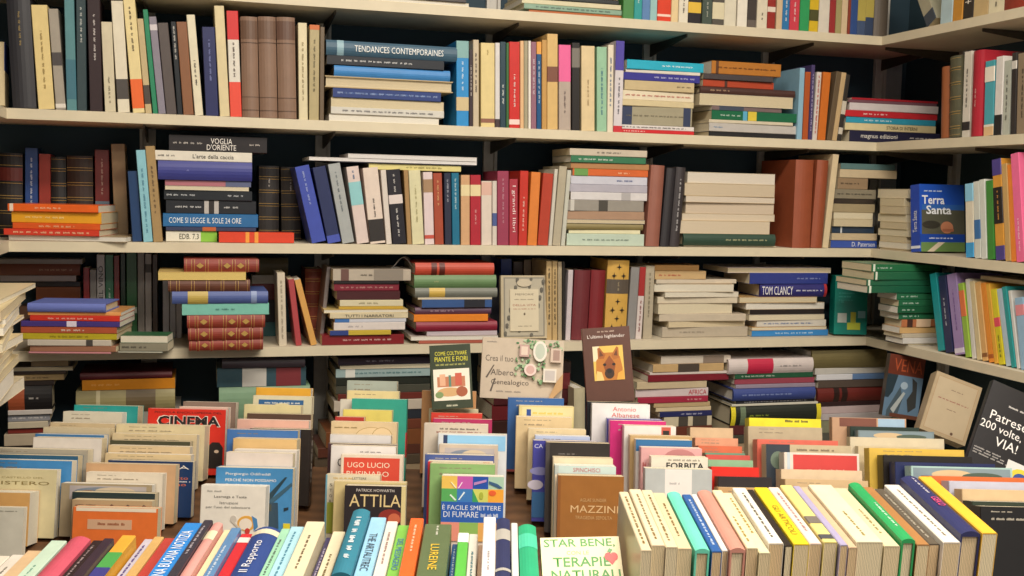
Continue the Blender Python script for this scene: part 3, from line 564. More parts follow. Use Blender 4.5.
def column(where, data, b0=B0, depth=.40, lean=9, arts=None, b_end=None):
    """books facing the viewer one behind another; each line: left, right, top edge, nearest first"""
    rows = [r.split() for r in data.strip().split(';') if r.strip()]; n = len(rows); run = []
    la = math.radians(lean); ez = EF*math.sin(la) + UPZ*math.cos(la)
    b = b0
    step = depth/max(n, 1)
    for i, r in enumerate(rows):
        u0, u1, yt, hexc = float(r[0]), float(r[1]), float(r[2]), r[3]; o = opts(r[4:])
        t = (o['t']/100 if o['t'] else step*random.uniform(.75, .97)); t = max(min(t, .045), .008)
        # the lower back edge rests on the slope
        A = tp(0, b, zbase(b)) + ez*(t*(SLOPE*math.cos(la) + math.sin(la)) + .0008)
        # height, then left and right edges along the top
        am = solve_u(A + ez*.2, ER, (u0+u1)/2)
        h = solve_v(A + ER*am, ez, yt)
        h = max(min(h, .36), .10)
        top = A + ez*h
        a0, a1 = solve_u(top, ER, u0), solve_u(top, ER, u1)
        w = a1-a0
        ex = ER.cross(UPZ)      # toward the viewer
        ex = (ER.cross(ez)).normalized()
        if 'R' in o['flags']:   # spine on the reader's right
            M = frame(A + ER*a1, -ex, -ER, ez); flip = True
        else:
            M = frame(A + ER*a0 - ex*t, ex, ER, ez); flip = False
        # rest the lower back edge on the slope
        bk = book(M, t, w, h, hexc, o); run.append(bk)
        if o['art']: art(bk, ART[o['art']], w, h, 0 if flip else t, flip)
        elif 'P' not in o['flags']:
            ink = '4a4038' if light(hexc) > 110 else 'd8d0c4'
            if random.random() < .5:
                ink = '8a7c68' if light(hexc) > 110 else 'b0a898'
                it = [('l', .15, .15+random.uniform(.2, .5), .955, .012, ink), ('l', .15, .15+random.uniform(.3, .65), .89, .02, ink)]
                art(bk, it, w, h, 0 if flip else t, flip)
        bk['_dbg'] = '%s h=%.3f w=%.3f b=%.2f' % (r[3], h, w, b)
        b += max(step, t+.002)/(math.cos(la) - SLOPE*math.sin(la))
    RUNS.append(('column', run, where, 'books in the ' + where)); return run

P = 'p'; T = 't'; G = 'g'; L = 'l'
ART['MISTERO'] = [(T, 'IL CASTELLO DEL', .62, .88, .5, .025, 'a89868'), (T, 'MISTERO', .62, .8, .62, .05, '8a7848'), (G, ell(.5, .3, .14, .1), 'b8a878')]
ART['NA'] = [(T, 'NÀ', .83, .9, .26, .07, 'ece6dc'), (T, 'tutto', .84, .7, .22, .045, 'd8704c'), (T, 'uno', .84, .58, .18, .04, 'd8704c'), (L, .66, .98, .64, .02, 'd8d8dc')]
ART['CINEMA'] = [(T, 'PICCOLA ENCICLOPEDIA DEL', .52, .945, .86, .03, '2a1a1a'), (T, 'CINEMA', .53, .815, .82, .17, 'e8dcd0', .05), (T, 'CINEMA', .53, .815, .79, .15, '201c1e', .035),
 (G, [(.74, .1), (.98, .1), (.98, .42), (.93, .5), (.84, .5), (.78, .42), (.76, .3)], '241c1c'), (G, ell(.9, .36, .03, .025), 'd0b8a0')]
ART['TESTA'] = [(L, .1, .33, .93, .025, 'a8a49c'), (T, 'Lasmega e Testa', .46, .855, .5, .042, '4a4844'), (T, 'Istruzioni', .44, .78, .28, .036, '5a5854'), (T, "per l'uso del televisore", .43, .72, .68, .04, '5a5854'),
 (G, ell(.72, .52, .14, .1), 'e0a84c'), (G, ell(.71, .51, .1, .075), 'ece0d0'), (G, [(.8, .62), (.88, .58), (.9, .48), (.84, .42), (.83, .5)], '4a84b8'), (G, ell(.74, .42, .04, .04), 'c84038'), (G, ell(.52, .57, .05, .05), 'c8c0b4'), (G, [(.54, .53), (.66, .44), (.64, .42), (.52, .51)], 'c8c0b4')]
ART['ODI'] = [(T, 'Piergiorgio Odifreddi', .42, .925, .58, .04, 'ece8e0'), (T, 'PERCHÉ NON POSSIAMO', .46, .86, .66, .04, 'ece8e0'), (L, .12, .7, .79, .04, 'ece8e0'),
 (G, [(.66, .66), (.9, .9), (.93, .9), (.72, .62)], '28404c'), (G, [(.7, .62), (.99, .84), (1, .8), (.74, .58)], '3a5c70'), (G, [(.68, .3), (.84, .3), (.82, .6), (.7, .6)], '32495a'), (G, [(.9, .5), (.96, .52), (.96, .55), (.9, .54)], '24343e'), (P, .62, .5, .74, .58, '4a4c40'), (P, .9, .02, .99, .36, 'd8c834')]
ART['ATTILA'] = [(P, 0, 0, 1, 1, '2c2628'), (T, 'PATRICK HOWARTH', .5, .945, .62, .035, 'd8d0c8'), (T, 'ATTILA', .5, .82, .84, .15, 'dcc48c'), (G, ell(.76, .62, .2, .1), '8a3028'), (G, ell(.82, .6, .1, .07), 'c86848'), (P, .93, 0, 1, 1, 'd8c890')]
ART['LETTERS'] = [(L, .14, .5, .955, .02, 'c8a860'), (T, 'LETTERE', .62, .955, .26, .03, '6a6458')] + [(T, c, .1, .86-.075*i, .05, .04, '6a6458') for i, c in enumerate('STORIE')] + [(P, 0, 0, .03, 1, '6a9cb0'), (P, .04, .2, .25, .62, '98a03c')]
ART['UGO'] = [(P, .05, .3, .95, .965, 'd04a38'), (T, 'UGO LUCIO', .45, .88, .68, .062, 'e8d8c0'), (T, 'BUSINARO', .44, .775, .68, .062, 'e8d8c0')]
ART['C'] = [(L, .45, .78, .93, .014, '6a6668'), (T, 'C', .15, .8, .08, .1, '2a282a'), (L, .3, .7, .8, .03, '6a6668')]
ART['CIRCLES'] = [(G, ell(.62, .8, .26, .14), 'a88c58'), (G, ell(.62, .8, .25, .134), 'dcc49c'), (G, ell(.78, .82, .16, .12), 'a88c58'), (G, ell(.78, .82, .15, .114), 'dcc49c'), (L, .06, .4, .93, .015, '8a7448')]
ART['FACILE'] = [(P, 0, 0, 1, 1, 'd8c8b8'), (P, 0, .86, .25, .995, 'e8c05c'), (P, .25, .86, .5, .995, 'c45cac'), (P, .5, .86, .75, .995, '2450a8'), (P, .75, .86, 1, .995, 'a8c8b0'), (P, 0, .72, .25, .86, '58a85c'), (P, .25, .72, .5, .86, '3c78b8'), (P, .5, .72, .75, .86, 'ccd068'), (P, .75, .72, 1, .86, 'eca438'),
 (G, [(.52, .9), (.72, .94), (.72, .965), (.52, .93)], 'b888c0'), (G, [(.26, .865), (.28, .865), (.34, .93), (.32, .93)], 'f0d8e8'), (G, [(.14, .93), (.16, .93), (.24, .87), (.22, .865)], 'f4e8c0'), (G, [(.13, .79), (.15, .8), (.24, .74), (.22, .73)], 'e0f0e0'), (G, [(.27, .74), (.29, .74), (.38, .82), (.36, .83)], 'e0f0f4'), (G, [(.5, .86), (.6, .72), (.5, .72)], '3c9c5c'), (G, ell(.82, .82, .06, .03), 'e06030'), (G, [(.76, .95), (.9, .92), (.98, .88), (.93, .87), (.76, .92)], '3a5c80'), (G, ell(.64, .79, .035, .04), 'a8b040'),
 (P, 0, .5, 1, .72, '2c5cac'), (T, 'È FACILE SMETTERE', .49, .665, .94, .062, 'e0e4ec'), (T, 'DI FUMARE', .32, .585, .56, .062, 'e0e4ec'), (L, .64, .94, .58, .04, 'c8d0e0'), (P, 0, .3, .3, .5, 'e0907c'), (P, .3, .3, .6, .5, '8cb45c'), (P, .6, .3, 1, .5, 'e0a85c')]
ART['REDCORNER'] = [(P, 0, 0, .07, 1, 'c8303c'), (P, .85, .72, .95, 1, 'd83c28'), (L, .28, .72, .885, .018, '8a7878')]
ART['PICT'] = [(P, .1, .7, .94, .96, 'b0a8a8'), (G, ell(.45, .85, .3, .09), '7a8494'), (G, ell(.6, .87, .22, .07), 'c8b8a0'), (G, ell(.3, .82, .12, .06), 'a06a50')]
ART['SKY'] = [(P, .08, .8, .98, .98, '8cc0e4'), (P, .08, .86, .14, .98, '2c3c60'), (P, .15, .7, .9, .8, 'e0dcd0')]
ART['INDEX'] = [(L, .25, .85, .94, .02, '4a4440'), (L, .2, .9, .9, .02, '8a3a34')]
ART['MAZZINI'] = [(P, 0, 0, .045, 1, '8a5426'), (T, 'AGLAE SUNDER', .54, .745, .4, .035, 'c8a06c'), (T, 'MAZZINI', .56, .65, .72, .075, 'd8b484'), (T, 'TRAGEDIA SEPOLTA', .55, .56, .56, .035, 'c8a06c')]
ART['SPIN'] = [(P, 0, .86, .06, 1, 'b8c0bc'), (T, 'SPINCHISCI', .52, .955, .44, .045, 'b85c64'), (P, 0, .0, 1, .9, 'e8d8bc')]
ART['CA'] = [(T, 'CA', .09, .93, .13, .05, 'd8d8ec'), (G, ell(.12, .62, .16, .05), '8a88b8'), (G, ell(.05, .45, .12, .06), 'c8c0d0'), (P, 0, .05, .3, .36, '3a6a9c')]
ART['EU'] = [(P, .06, .84, .98, .98, 'dcd09c'), (P, .14, .85, .22, .95, '2a4a90'), (L, .25, .8, .9, .03, 'd0b840'), (P, .0, .4, 1, .7, 'c8b880')]
ART['BLACKPLAIN'] = [(L, .2, .48, .875, .012, '8a8480'), (P, 0, 0, .06, 1, '4a4442')]
ART['GREYLABEL'] = [(P, .3, .4, .7, .995, 'ece6e0'), (L, .37, .52, .86, .02, 'a8a4a4'), (L, .38, .5, .72, .02, '8a8488'), (L, .44, .66, .67, .02, '8a8488')]
ART['FORBITA'] = [(L, .3, .86, .97, .018, '8a8478'), (T, 'FORBITA', .6, .915, .66, .06, '2a2624', .02)]
ART['PINKPIC'] = [(G, ell(.64, .9, .26, .09), 'b87c7c'), (G, ell(.64, .86, .2, .07), '8a5458'), (L, .03, .1, .8, .1, 'b04848')]
ART['BLUETOP'] = [(P, 0, .88, 1, 1, '2f6a9c'), (L, .1, .9, .8, .03, '8a8890')]
ART['STAMP'] = [(P, .72, .86, .9, .99, 'c05848'), (P, .75, .87, .87, .95, '2a2424')]
ART['ALB'] = [(T, 'Antonio', .56, .935, .4, .055, 'cc5048'), (T, 'Albanese', .58, .86, .48, .055, 'cc5048')]
ART['CENTO'] = [(P, .12, .5, .97, .97, 'c43c38'), (P, .04, 0, .08, 1, 'b8c4cc'), (L, .3, .8, .75, .04, 'e0b0a8')]
ART['FACE'] = [(P, 0, 0, .28, 1, '2a3440'), (G, ell(.14, .75, .09, .14), '6a7a6a'), (L, .36, .8, .92, .03, '6a5c4a'), (L, .36, .9, .84, .05, '8a7454')]
ART['YELLOW'] = [(L, .5, .82, .95, .05, '2a2a20')]
ART['PIC2'] = [(P, .1, .82, .6, .99, '7a4a3c'), (P, .62, .82, .98, .99, '9cb8d0')]
ART['PIC3'] = [(P, .02, .8, .98, .98, '7c8e98'), (G, ell(.4, .9, .2, .06), 'c8b08c'), (G, ell(.7, .88, .2, .05), '4a5a50')]
ART['ZIGZAG'] = [(G, [(.4, .8), (.5, .93), (.6, .8), (.7, .93), (.8, .8), (.9, .93), (.97, .86), (.97, .7), (.4, .7)], '5a4c44'), (G, [(.44, .76), (.5, .84), (.56, .76)], 'b09468'), (G, [(.64, .76), (.7, .84), (.76, .76)], 'b09468'), (L, .05, .3, .9, .03, '6a5440')]
ART['ORANGE'] = [(P, .04, .93, .98, .995, 'e8dcc4'), (P, .18, .6, .7, .78, 'cfa888'), (L, .3, .62, .7, .05, '8a4420')]
ART['EROY'] = [(P, .1, .55, .86, .95, '2f5f90'), (G, ell(.5, .82, .2, .09), 'd8cc9c'), (L, .2, .8, .91, .02, 'd8d8d0')]

column('table column at the photo\'s left edge', '''
-40 24 514 d8d4c4 a:DISC t:1.5;-40 30 499 d8a868 t:5;-40 57 469 dcd0a4 a:MISTERO t:2 n:pale_MISTERO;-30 72 460 4a90cc;-24 78 455 2f5f80;-14 88 449 b0a898;33 102 438 e0d8d0;35 104 434.5 3f7ab0;43 110 428 d0c0a0;50 115 423 cbb794 b:2a2420:0:.1;63 122 412 d8d0bc;74 138 405.5 2f9c98 t:4''', depth=.40)
column('second table column', '''
73 158 519 e8783a a:ORANGE t:2.5;72 152 508 b59a78 a:ZIGZAG;72 155 499 2c3a3c;61 152 484 a8987c a:PICT;86 163 473 e4d8c4;86 176 464 d0a880;108 193 461 1f3a66 a:NA n:navy_NÀ;105 191 454 e0c89c;108 190 446 d8c098;110 190 441 4a4a38;112 197 434 dcc8a0;116 205 425 dccca4 t:4;148 226 409 d83428 a:CINEMA n:red_CINEMA;179 228 407 e0c0b0;183 236 402 8a7468''', depth=.42)
column('table column behind the white TV-manual cover', '''
201 266 486 ece6da a:TESTA n:white_cartoon-covered;216 293 468 4a8cc0 a:ODI n:blue_spire-covered;226 293 453 e0d4cc;234 297 450 dcd4cc;233 297 439 dcb880 t:4;227 298 430 4a78b8;250 311 429 2c2624 R l:c8c0b8:.3:.9;237 309 420 e0b0a0;247 311 414 5a4438;244 301 405 d8cc9c;253 312 396 d8d0b0 a:EROY;256 311 388 e0a83c''', depth=.42)
column('ATTILA table column', '''
345 406 486 2c2628 a:ATTILA n:black_ATTILA;334 406 482 dcc890;326 380 475 d8d0b8 a:LETTERS;341 403 455 e4d4c0 a:UGO n:red_white-bordered;331 396 446 e6e0dc a:C;328 397 444 4a3038;330 391 435 d8d4d4;331 397 422 dcc49c a:CIRCLES;335 364 417 b03a34;343 392 410 e0d070;352 407 399 3aa08c R b:c04040:.3:.6;340 397 400 dcd4c4;347 399 391 dccc98;347 397 381 a8b0a4''', depth=.46)
column('table column behind the È FACILE SMETTERE cover', '''
442 504 476 e0d4c4 a:FACILE n:colourful_anti-smoking;430 495 464 8ab070;428 493 462 e8d8d0 a:REDCORNER;425 494 455 4a5c98;439 498 445 c8b8a8 a:PICT;438 507 434 d8dce0 a:SKY;424 488 424 d0c4b4 a:INDEX;433 492 419 b03060;431 482 413 d04034;429 478 409 c4bc9c;422 476 391 c49060''', depth=.41)
column('MAZZINI table column', '''
558 624 476 a06a34 a:MAZZINI n:brown_MAZZINI;555 616 466 c8dcd8 a:SPIN;553 613 458 e4d4b4;546 610 443 35302e a:BLACKPLAIN;533 598 441 4848a0 a:CA;535 590 436 b8c4e0;528 586 429 dcc8a0;516 572 417 dcc498 t:4;519 574 406 dccc90 a:EU;508 564 398 3a64a0''', depth=.44)
column('table column behind the grey white-labelled cover', '''
645 712 469 c0c4c2 a:GREYLABEL n:grey_white-labelled;651 708 457 e4dccc a:FORBITA n:white_FORBITA;641 702 448 dca8a8 a:PINKPIC;636 692 440 e0dcd8 a:BLUETOP;630 692 436 c8a878;624 676 426 e8e0dc a:STAMP;610 666 421 d0307c;607 662 419 5a58a8;592 650 404 e8e4e4 a:ALB n:white_red-lettered;587 640 402 1c1c24''', depth=.42)
column('reclining column beside the grey white-labelled cover', '''
718 787 488 c8a070;718 772 477 2c2628 b:3a80b8:.0:.1;711 759 467 d8281c;708 753 460 8ab08c;706 750 455 c85048;705 745 453 6a9a80;698 742 446 d06a48;695 738 442 d89878;690 733 435 cfb08c''', depth=.42, lean=14)
column('table column behind the red framed cover', '''
790 876 488 d8c8a8;785 868 480 c8ac84;781 862 470 d8c0a0;784 859 453 e0d4c8 a:CENTO n:red_white-framed;766 851 445 c4b494 a:FACE;757 838 440 d86a58;748 822 427 b8a88c t:4.5;749 821 418.5 ecdc30 a:YELLOW''', depth=.46, lean=14)
column('table column under the dark red stack', '''
858 944 452 d8c8a4;850 944 438 d8ccb0;858 934 431 7a8a90 a:PIC3;850 919 427 2a3a34;832 906 418 c8a080 a:PIC2''', b0=2.35, depth=.14, lean=12)
column('table column at the photo\'s right edge', '''
980 1052 507 1c1a1a;972 1044 502 2f3a2e;962 1040 490 d0b48c;949 1040 482 c0c0d0;929 1030 477 d8703c;911 1012 467 a8c8c4 a:PIC3;895 995 463 28305c;883 972 456 24201e;869 964 449 dcb850''', b0=1.86, depth=.42, lean=14)

# front rows: books standing on their fore-edges, spines up
BF, TILT = 1.60, math.radians(6)
tray_lo = []
def front_row(where, data, vpx, bf=BF, zl=.155):
    rows = [r.split() for r in data.strip().split(';') if r.strip()]; run = []
    yw = math.atan((vpx-512)/FPX)
    f2 = EF*math.cos(yw) + ER*math.sin(yw); r2 = ER*math.cos(yw) - EF*math.sin(yw)
    ez = f2*math.cos(TILT) + UPZ*math.sin(TILT); ey = (ez.cross(r2)).normalized()   # down
    last = None
    for r in rows:
        u0, u1, y, hexc = float(r[0]), float(r[1]), float(r[2]), r[3]; o = opts(r[4:])
        um = (u0+u1)/2
        p = ray_plane(um, y, tp(0, bf, EYE), EF)
        A = tp(0, bf, p.z)
        a0, a1 = solve_u(A, r2, u0), solve_u(A, r2, u1)
        if last is not None and a0 < last: a0 = last
        t = max((a1-a0)*.985, .006); last = a0 + t + .0004
        o['flags'].add('W'); o['g'] = o['g'] or random.choice(['dcc49c', 'd8bc92', 'e4d4b0', 'e0cca4'])
        Ln = random.uniform(.195, .212) if o['d'] is None else o['d']
        zfl = EYE-.60 + (bf-BF)*math.sin(TILT)
        d = min(max(p.z-zfl, .1), .17)
        org = A + r2*a0 - ez*Ln
        b = book(frame(org, r2, ey, ez), t, d, Ln, hexc, o); run.append(b)
        for e_ in (V3((0, 0, 0)), ez*Ln):
            for f_ in (0, t):
                c_ = org + r2*f_ + e_ + ey*d; tray_lo.append(c_.z - ((c_-CAM).dot(EF)-BF)*math.tan(TILT))
    RUNS.append(('row', run, where, 'books in the ' + where)); return run
front_row('spine-up front row', '''
-30 -8 556 d0b890;-7 10 554 e4dccc;12 27 553 e0d8cc l:8a8478:.5:.8;27.5 45 549 d8b890 b:e0642c:.3:.55;51 67 539 c4dcc8 l:8ab0a0:.2:.6;71 91 538 c85468 H;93 103.5 539 2c2024 l:a89898:.2:.9;104 114 537 382a38;114.5 121 543 e8d8b0;122 136 534 e0a83c b:4a9a4c:.45:.7 b:3a3a80:.1:.45 n:yellow_green_and_blue;
138 144 547 d8c8a0;144.3 154 538 c4bcc8 l:6a5a90:.3:.9;154.3 164 535.5 d0a868 b:3a2a20:.3:.36;164.3 176 537 b84038;185 203 522 2a84d4 T:UNA_BUONA_NOTIZIA:e4ecf4:.46:.78:u:.6 n:bright_blue_white-lettered;204 213 519 35303c l:b0a8b0:.4:.9;213.5 223 523 d89890 H b:e0d0b0:.72:.86;
224 231 529 e0d0a8;231.3 241 527 5a84b0 l:d0dce8:.2:.7;241.3 253 533 c82830 b:e8d0c8:.84:.93;255 281 530 2a4484 H T:Il_Rapporto:d8d8e0:.5:.5:u:.4 b:d0c8b0:.88:.96 n:thick_navy_title-boxed;281.5 290.5 528 9cd0b0 l:6a7a70:.1:.8;291 304.5 526 a8d4e0 l:5a90a8:.1:.9;
306.5 325 521 e0d4b4 l:7a6a50:.2:.75;326 332.5 537 3a3458 l:b0a8c0:.3:.8;333 345.5 531 e4d8b8 l:8a7a58:.2:.6;346 352.5 532 2a6090;353.5 370.5 511 2f7a90 H B l:e0e8ec:.2:.85 n:dark_teal_white-lettered;371 386.5 517 98c8e4 T:THE_ARTAUTREC:3a4450:.4:.6:d:.5 n:pale_blue_dark-lettered;387 398 521 e4d8cc l:a89088:.3:.8;398.3 410 525 7ab84a T:DEL_MESSAGERO:3a6aa0:.5:.5:d:.5;
410.5 424 518 ec6428 l:f0c8a8:.45:.9 n:bright_orange;425 452 524 5c6c48 T:LUREINE:e0b838:.42:.42:d:.3 l:d0d0c0:.8:.96 n:thick_olive_LUREINE;452.3 458 544 2a5a90 l:c0d0e0:.2:.9;458.3 469 533 5cb848 b:e8ece0:.84:1;469.3 478 534 d8d4c8 l:6a8a90:.1:.7;478.3 483 545 c8a88c;483.3 496 517 ece6e4 l:b0a8a8:.1:.4 n:tall_white;496.5 510 520 2a3058 H b:a8a49c:.62:.8 b:a8a49c:.12:.16;
511 517.5 523 d8dcd4;518.5 536 527 2aa878 H b:4ac09c:.62:.84 n:green_rounded''', 500, zl=.155)
front_row('spine-up row of cream and yellow paperbacks', '''
619 628.5 493.5 dcccaa l:8a7448:.1:.9;629 641 491 e0d0b0 l:8a7448:.1:.9;641.3 652 492 dcccaa l:8a7448:.1:.9;652.3 665 495 d8c6a0 l:8a7448:.2:.8;667 680 496 6cd4b8 H n:turquoise;682 691 497 2a5a9c l:c0d0e8:.1:.9;691.5 697 497 e8e4dc;697.3 711 495 cc8c7c H;712 722 493 e4d8b2 l:a89050:.1:.5;722.3 732 496 e0d4ae l:a89050:.3:.9;
732.3 746 491 e4ddd0 l:6a6458:.1:.9;747 753.5 493 2c2622;754 768 491 ecd02c T:GLI_ARTICOLI:8a7420:.4:.5:d:.4 n:bright_yellow;768.3 779 491 e8d4c8 l:b08a8c:.2:.9;780 792 489 e8d884 b:4a4a50:.05:.12 b:706860:.3:.42;793 800 490 a8a0c0;800.3 808 492 cdb090;808.3 832 489 e0d6b6 l:a0905c:.1:.5''', 455)
front_row('spine-up row ending in the navy hardback', '''
833 847 493 d8caa4 l:a09060:.2:.6;848.5 860.5 489 2a9c58 H l:c0e0c8:.2:.6 n:green;861.5 873 492 a87848;874.5 884 494 5c5448 l:b0a898:.1:.9;884.5 900 490 e4dcd0 l:8a8070:.1:.9;900.5 918 484 2a2e5c H l:c8c4d0:.66:.95 T:GEKO:e0507c:.5:.16:d:.4 n:navy_pink-lettered;918.5 932 482 ecb83c''', 455)

# tray that carries the front rows
ta0, ta1 = -.80, .80
tr = empty('book_tray', frame(tp(0, BF, 0), ER, EF, UPZ))
zt = min(tray_lo)-.0006
tg = math.tan(TILT)
MB().prism([(-.24, zt-.24*tg), (.03, zt+.03*tg), (.03, zt+.03*tg-.012), (-.24, zt-.24*tg-.012)][::-1], lambda p, q, x: (x, p, q), ta0, ta1).build('tray_floor', wood, tr)
for x in (ta0, ta1-.02):
    for y in (-.22, .005): MB().box(x, x+.02, y, y+.02, TABLE_Z+.0005, zt-.03).build('leg', wood, tr)
tr['label'] = 'raised brown wooden tray holding the spine-up front rows'; tr['category'] = 'tray'

# ------------------------------------------------------------------ books shown face-out
def face_out(u, v, wpx, hpx, b, hexc, t, look, items, roll=0, lean=12, yaw=0, kind='', where='', spine='left'):
    """b: distance in front of the viewer along the table direction"""
    c = ray_plane(u, v, tp(0, b, EYE), EF)
    Z = (c-CAM).dot(FW); ya = math.radians(yaw)
    w, h = wpx*Z/FPX/math.cos(ya), hpx*Z/FPX/math.cos(math.radians(lean))**.5
    R = Matrix.Rotation(ya, 3, 'Z'); r2, f2 = R @ ER, R @ EF
    l = math.radians(lean); up = f2*math.sin(l) + UPZ*math.cos(l)
    nrm = r2.cross(up)
    Q = Matrix.Rotation(math.radians(roll), 3, nrm); r2, up = Q @ r2, Q @ up
    o = opts([k for k in kind.split() if k] + ['n:'+look.replace(' ', '_')])
    M = frame(c - r2*(w/2) - up*(h/2) - nrm*t, nrm, r2, up)
    bk = book(M, t, w, h, hexc, o); art(bk, items, w, h, t)
    bk['label'] = look + ' ' + bk['_k'] + ' ' + where
    return bk
def b_at(x, y): return (V3((x, y, 0))-CAM).dot(EF)
def b_px(u, v, y):        # distance of the vertical plane parallel to the shelf front, y metres into it
    return (ray_plane(u, v, V3((0, y, 0)), V3((0, 1, 0)))-CAM).dot(EF)
face_out(451, 376.5, 41, 63, 2.365, '3c4434', .016, 'dark green gardening', [(T, 'COME COLTIVARE', .52, .865, .78, .06, 'd8d040'), (T, 'PIANTE E FIORI', .52, .775, .8, .075, 'd8d040'), (L, .14, .86, .69, .03, 'a8a860'), (P, .07, .13, .95, .62, 'e4dccc'),
 (P, .16, .34, .84, .5, 'b87858'), (P, .22, .36, .36, .54, 'd8a888'), (P, .44, .34, .5, .52, '5a8070'), (P, .6, .36, .76, .55, 'c05a48'), (G, ell(.45, .26, .3, .07), 'c8a070'), (G, ell(.75, .26, .14, .08), 'a0583c'), (G, ell(.2, .22, .1, .05), '7a9060'), (L, .36, .64, .05, .03, 'c8c8b0')], roll=4.5, lean=14, yaw=0, where='propped against the fourth shelf edge')
_lr = random.Random(3); LEAVES = []
for cx, cy, n_, sx, sy in ((.58, .86, 26, .16, .12), (.74, .9, 20, .2, .09), (.5, .52, 22, .08, .14), (.66, .62, 20, .12, .14), (.7, .33, 12, .08, .07), (.84, .5, 8, .08, .05), (.9, .9, 8, .08, .06)):
    for _ in range(n_):
        LEAVES.append((G, ell(cx+_lr.uniform(-sx, sx), min(cy+_lr.uniform(-sy, sy), .97), _lr.uniform(.008, .022), _lr.uniform(.012, .03), 8, _lr.uniform(0, 3)), _lr.choice(['5f8a5a', '7c9c70', '9ab48c', '4f7a50', 'a8bc98']), 'leaf_print'))
EGG = [(T, 'Crea il tuo', .22, .66, .34, .1, '5a5048'), (T, 'Albero', .26, .43, .28, .1, '4a403a'), (T, 'Genealogico', .36, .26, .46, .11, '4a403a'), (G, [(.06, .34), (.15, .55), (.165, .55), (.08, .33)], '5a5048'), (G, [(.12, .12), (.17, .33), (.185, .33), (.14, .11)], '5a5048'), (L, .2, .5, .12, .025, '8a8078'), (L, .06, .18, .93, .02, '8a8078'),
 *LEAVES,
 (P, .46, .7, .58, .9, 'b89890'), (P, .48, .73, .56, .87, 'd8c4b4'), (G, ell(.71, .8, .085, .17), 'e0d8cc'), (G, ell(.71, .8, .06, .13), 'b8c0b0'), (P, .84, .63, .97, .86, 'c8b4a4'), (P, .87, .66, .95, .83, 'a08478'), (G, ell(.6, .49, .075, .1), 'e0c8c0'), (G, ell(.6, .49, .05, .07), 'c8a49c'), (P, .76, .3, .92, .52, 'd8d0c4'), (P, .78, .33, .9, .49, 'bcb4b0'), (G, [(.86, 0), (1, .2), (1, .45), (.92, .3), (.84, .05)], 'b89468')]
face_out(522, 369, 82, 60, 2.50, 'c8b8a4', .012, 'pinkish beige egg-and-stamps-covered', EGG, roll=-1.5, lean=12, where='propped face-out against the fourth shelf edge')
DOG = [(L, .32, .7, .945, .02, 'b8a090'), (T, "L'ultimo highlander", .5, .875, .78, .06, 'e4d8d0'), (P, .2, .29, .83, .75, 'dcb858'), (P, .2, .55, .34, .75, 'e4d4b0'),
 (G, [(.28, .29), (.78, .29), (.8, .45), (.76, .6), (.62, .66), (.4, .66), (.26, .56), (.24, .4)], 'b8742c'), (G, [(.3, .58), (.3, .72), (.34, .735), (.46, .63), (.42, .58)], 'a05a24'), (G, [(.58, .62), (.7, .735), (.74, .72), (.74, .58), (.62, .56)], 'a86428'), (G, [(.33, .61), (.345, .7), (.42, .62)], '6a3a1c'), (G, [(.63, .62), (.7, .7), (.71, .61)], '6a3a1c'),
 (G, [(.44, .4), (.62, .4), (.66, .5), (.54, .62), (.4, .5)], '8a4a20'), (G, ell(.52, .38, .1, .07), '3a2418'), (G, ell(.52, .41, .05, .03), '1c1210'), (G, ell(.43, .5, .035, .018), '241610'), (G, ell(.62, .5, .035, .018), '241610'), (G, [(.24, .29), (.4, .29), (.36, .4), (.26, .42)], 'e0c078'), (G, [(.66, .29), (.82, .29), (.82, .42), (.7, .38)], 'd8a040')]
face_out(608, 364.5, 48, 74, 2.50, '5e3c30', .018, 'brown shepherd-dog-covered', DOG, roll=5, lean=12, where='propped face-out against the fourth shelf edge')
ORN = [(P, .06, .03, .95, .97, '8a8478'), (P, .09, .05, .92, .95, 'b4ac98')] + [(G, ell(.09+.83*((i*37) % 23)/22, .06+.88*((i*53) % 29)/28, .035, .03, 8), '6a665c') for i in range(46)] + [(P, .19, .12, .81, .78, 'd8ccb0'), (G, ell(.5, .88, .16, .06), 'c8bca4'), (T, 'MEMORIE', .5, .7, .4, .03, '6a5c4a'), (L, .28, .7, .62, .015, '8a7c68'), (T, 'DELLA VITA', .5, .53, .5, .03, 'a8604c'), (L, .26, .74, .47, .012, 'a8604c'), (G, ell(.5, .39, .02, .02), '6a5c4a'), (L, .36, .66, .2, .012, '8a7c68')]
face_out(524, 307, 46, 63, b_px(524, 307, .035), 'c4b698', .018, 'cream ornate-bordered title-page', ORN, lean=6, yaw=math.degrees(YAW), where='standing face-out on the fourth shelf')
TEAL = [(P, .1, .2, .38, .36, 'd0d8d0'), (P, .4, .08, .8, .2, 'c8d040'), (P, .5, .2, .66, .38, 'c8c83c'), (P, .72, .28, .95, .4, '88b8c0'), (L, .12, .6, .7, .02, '48b0a4'), (L, .12, .5, .64, .02, '48b0a4'), (L, .12, .55, .58, .02, '48b0a4'), (L, .2, .3, .55, .02, '48b0a4'), (L, .6, .8, .88, .02, '9cd0d8')]
face_out(851, 305, 33, 59, b_px(851, 305, .02), '0f8a7c', .045, 'teal back-cover-out', TEAL, lean=3, yaw=math.degrees(YAW)-14, where='standing in the fourth shelf corner', kind='T:GUIDA:0f6a60:.5:.2:u:.3')
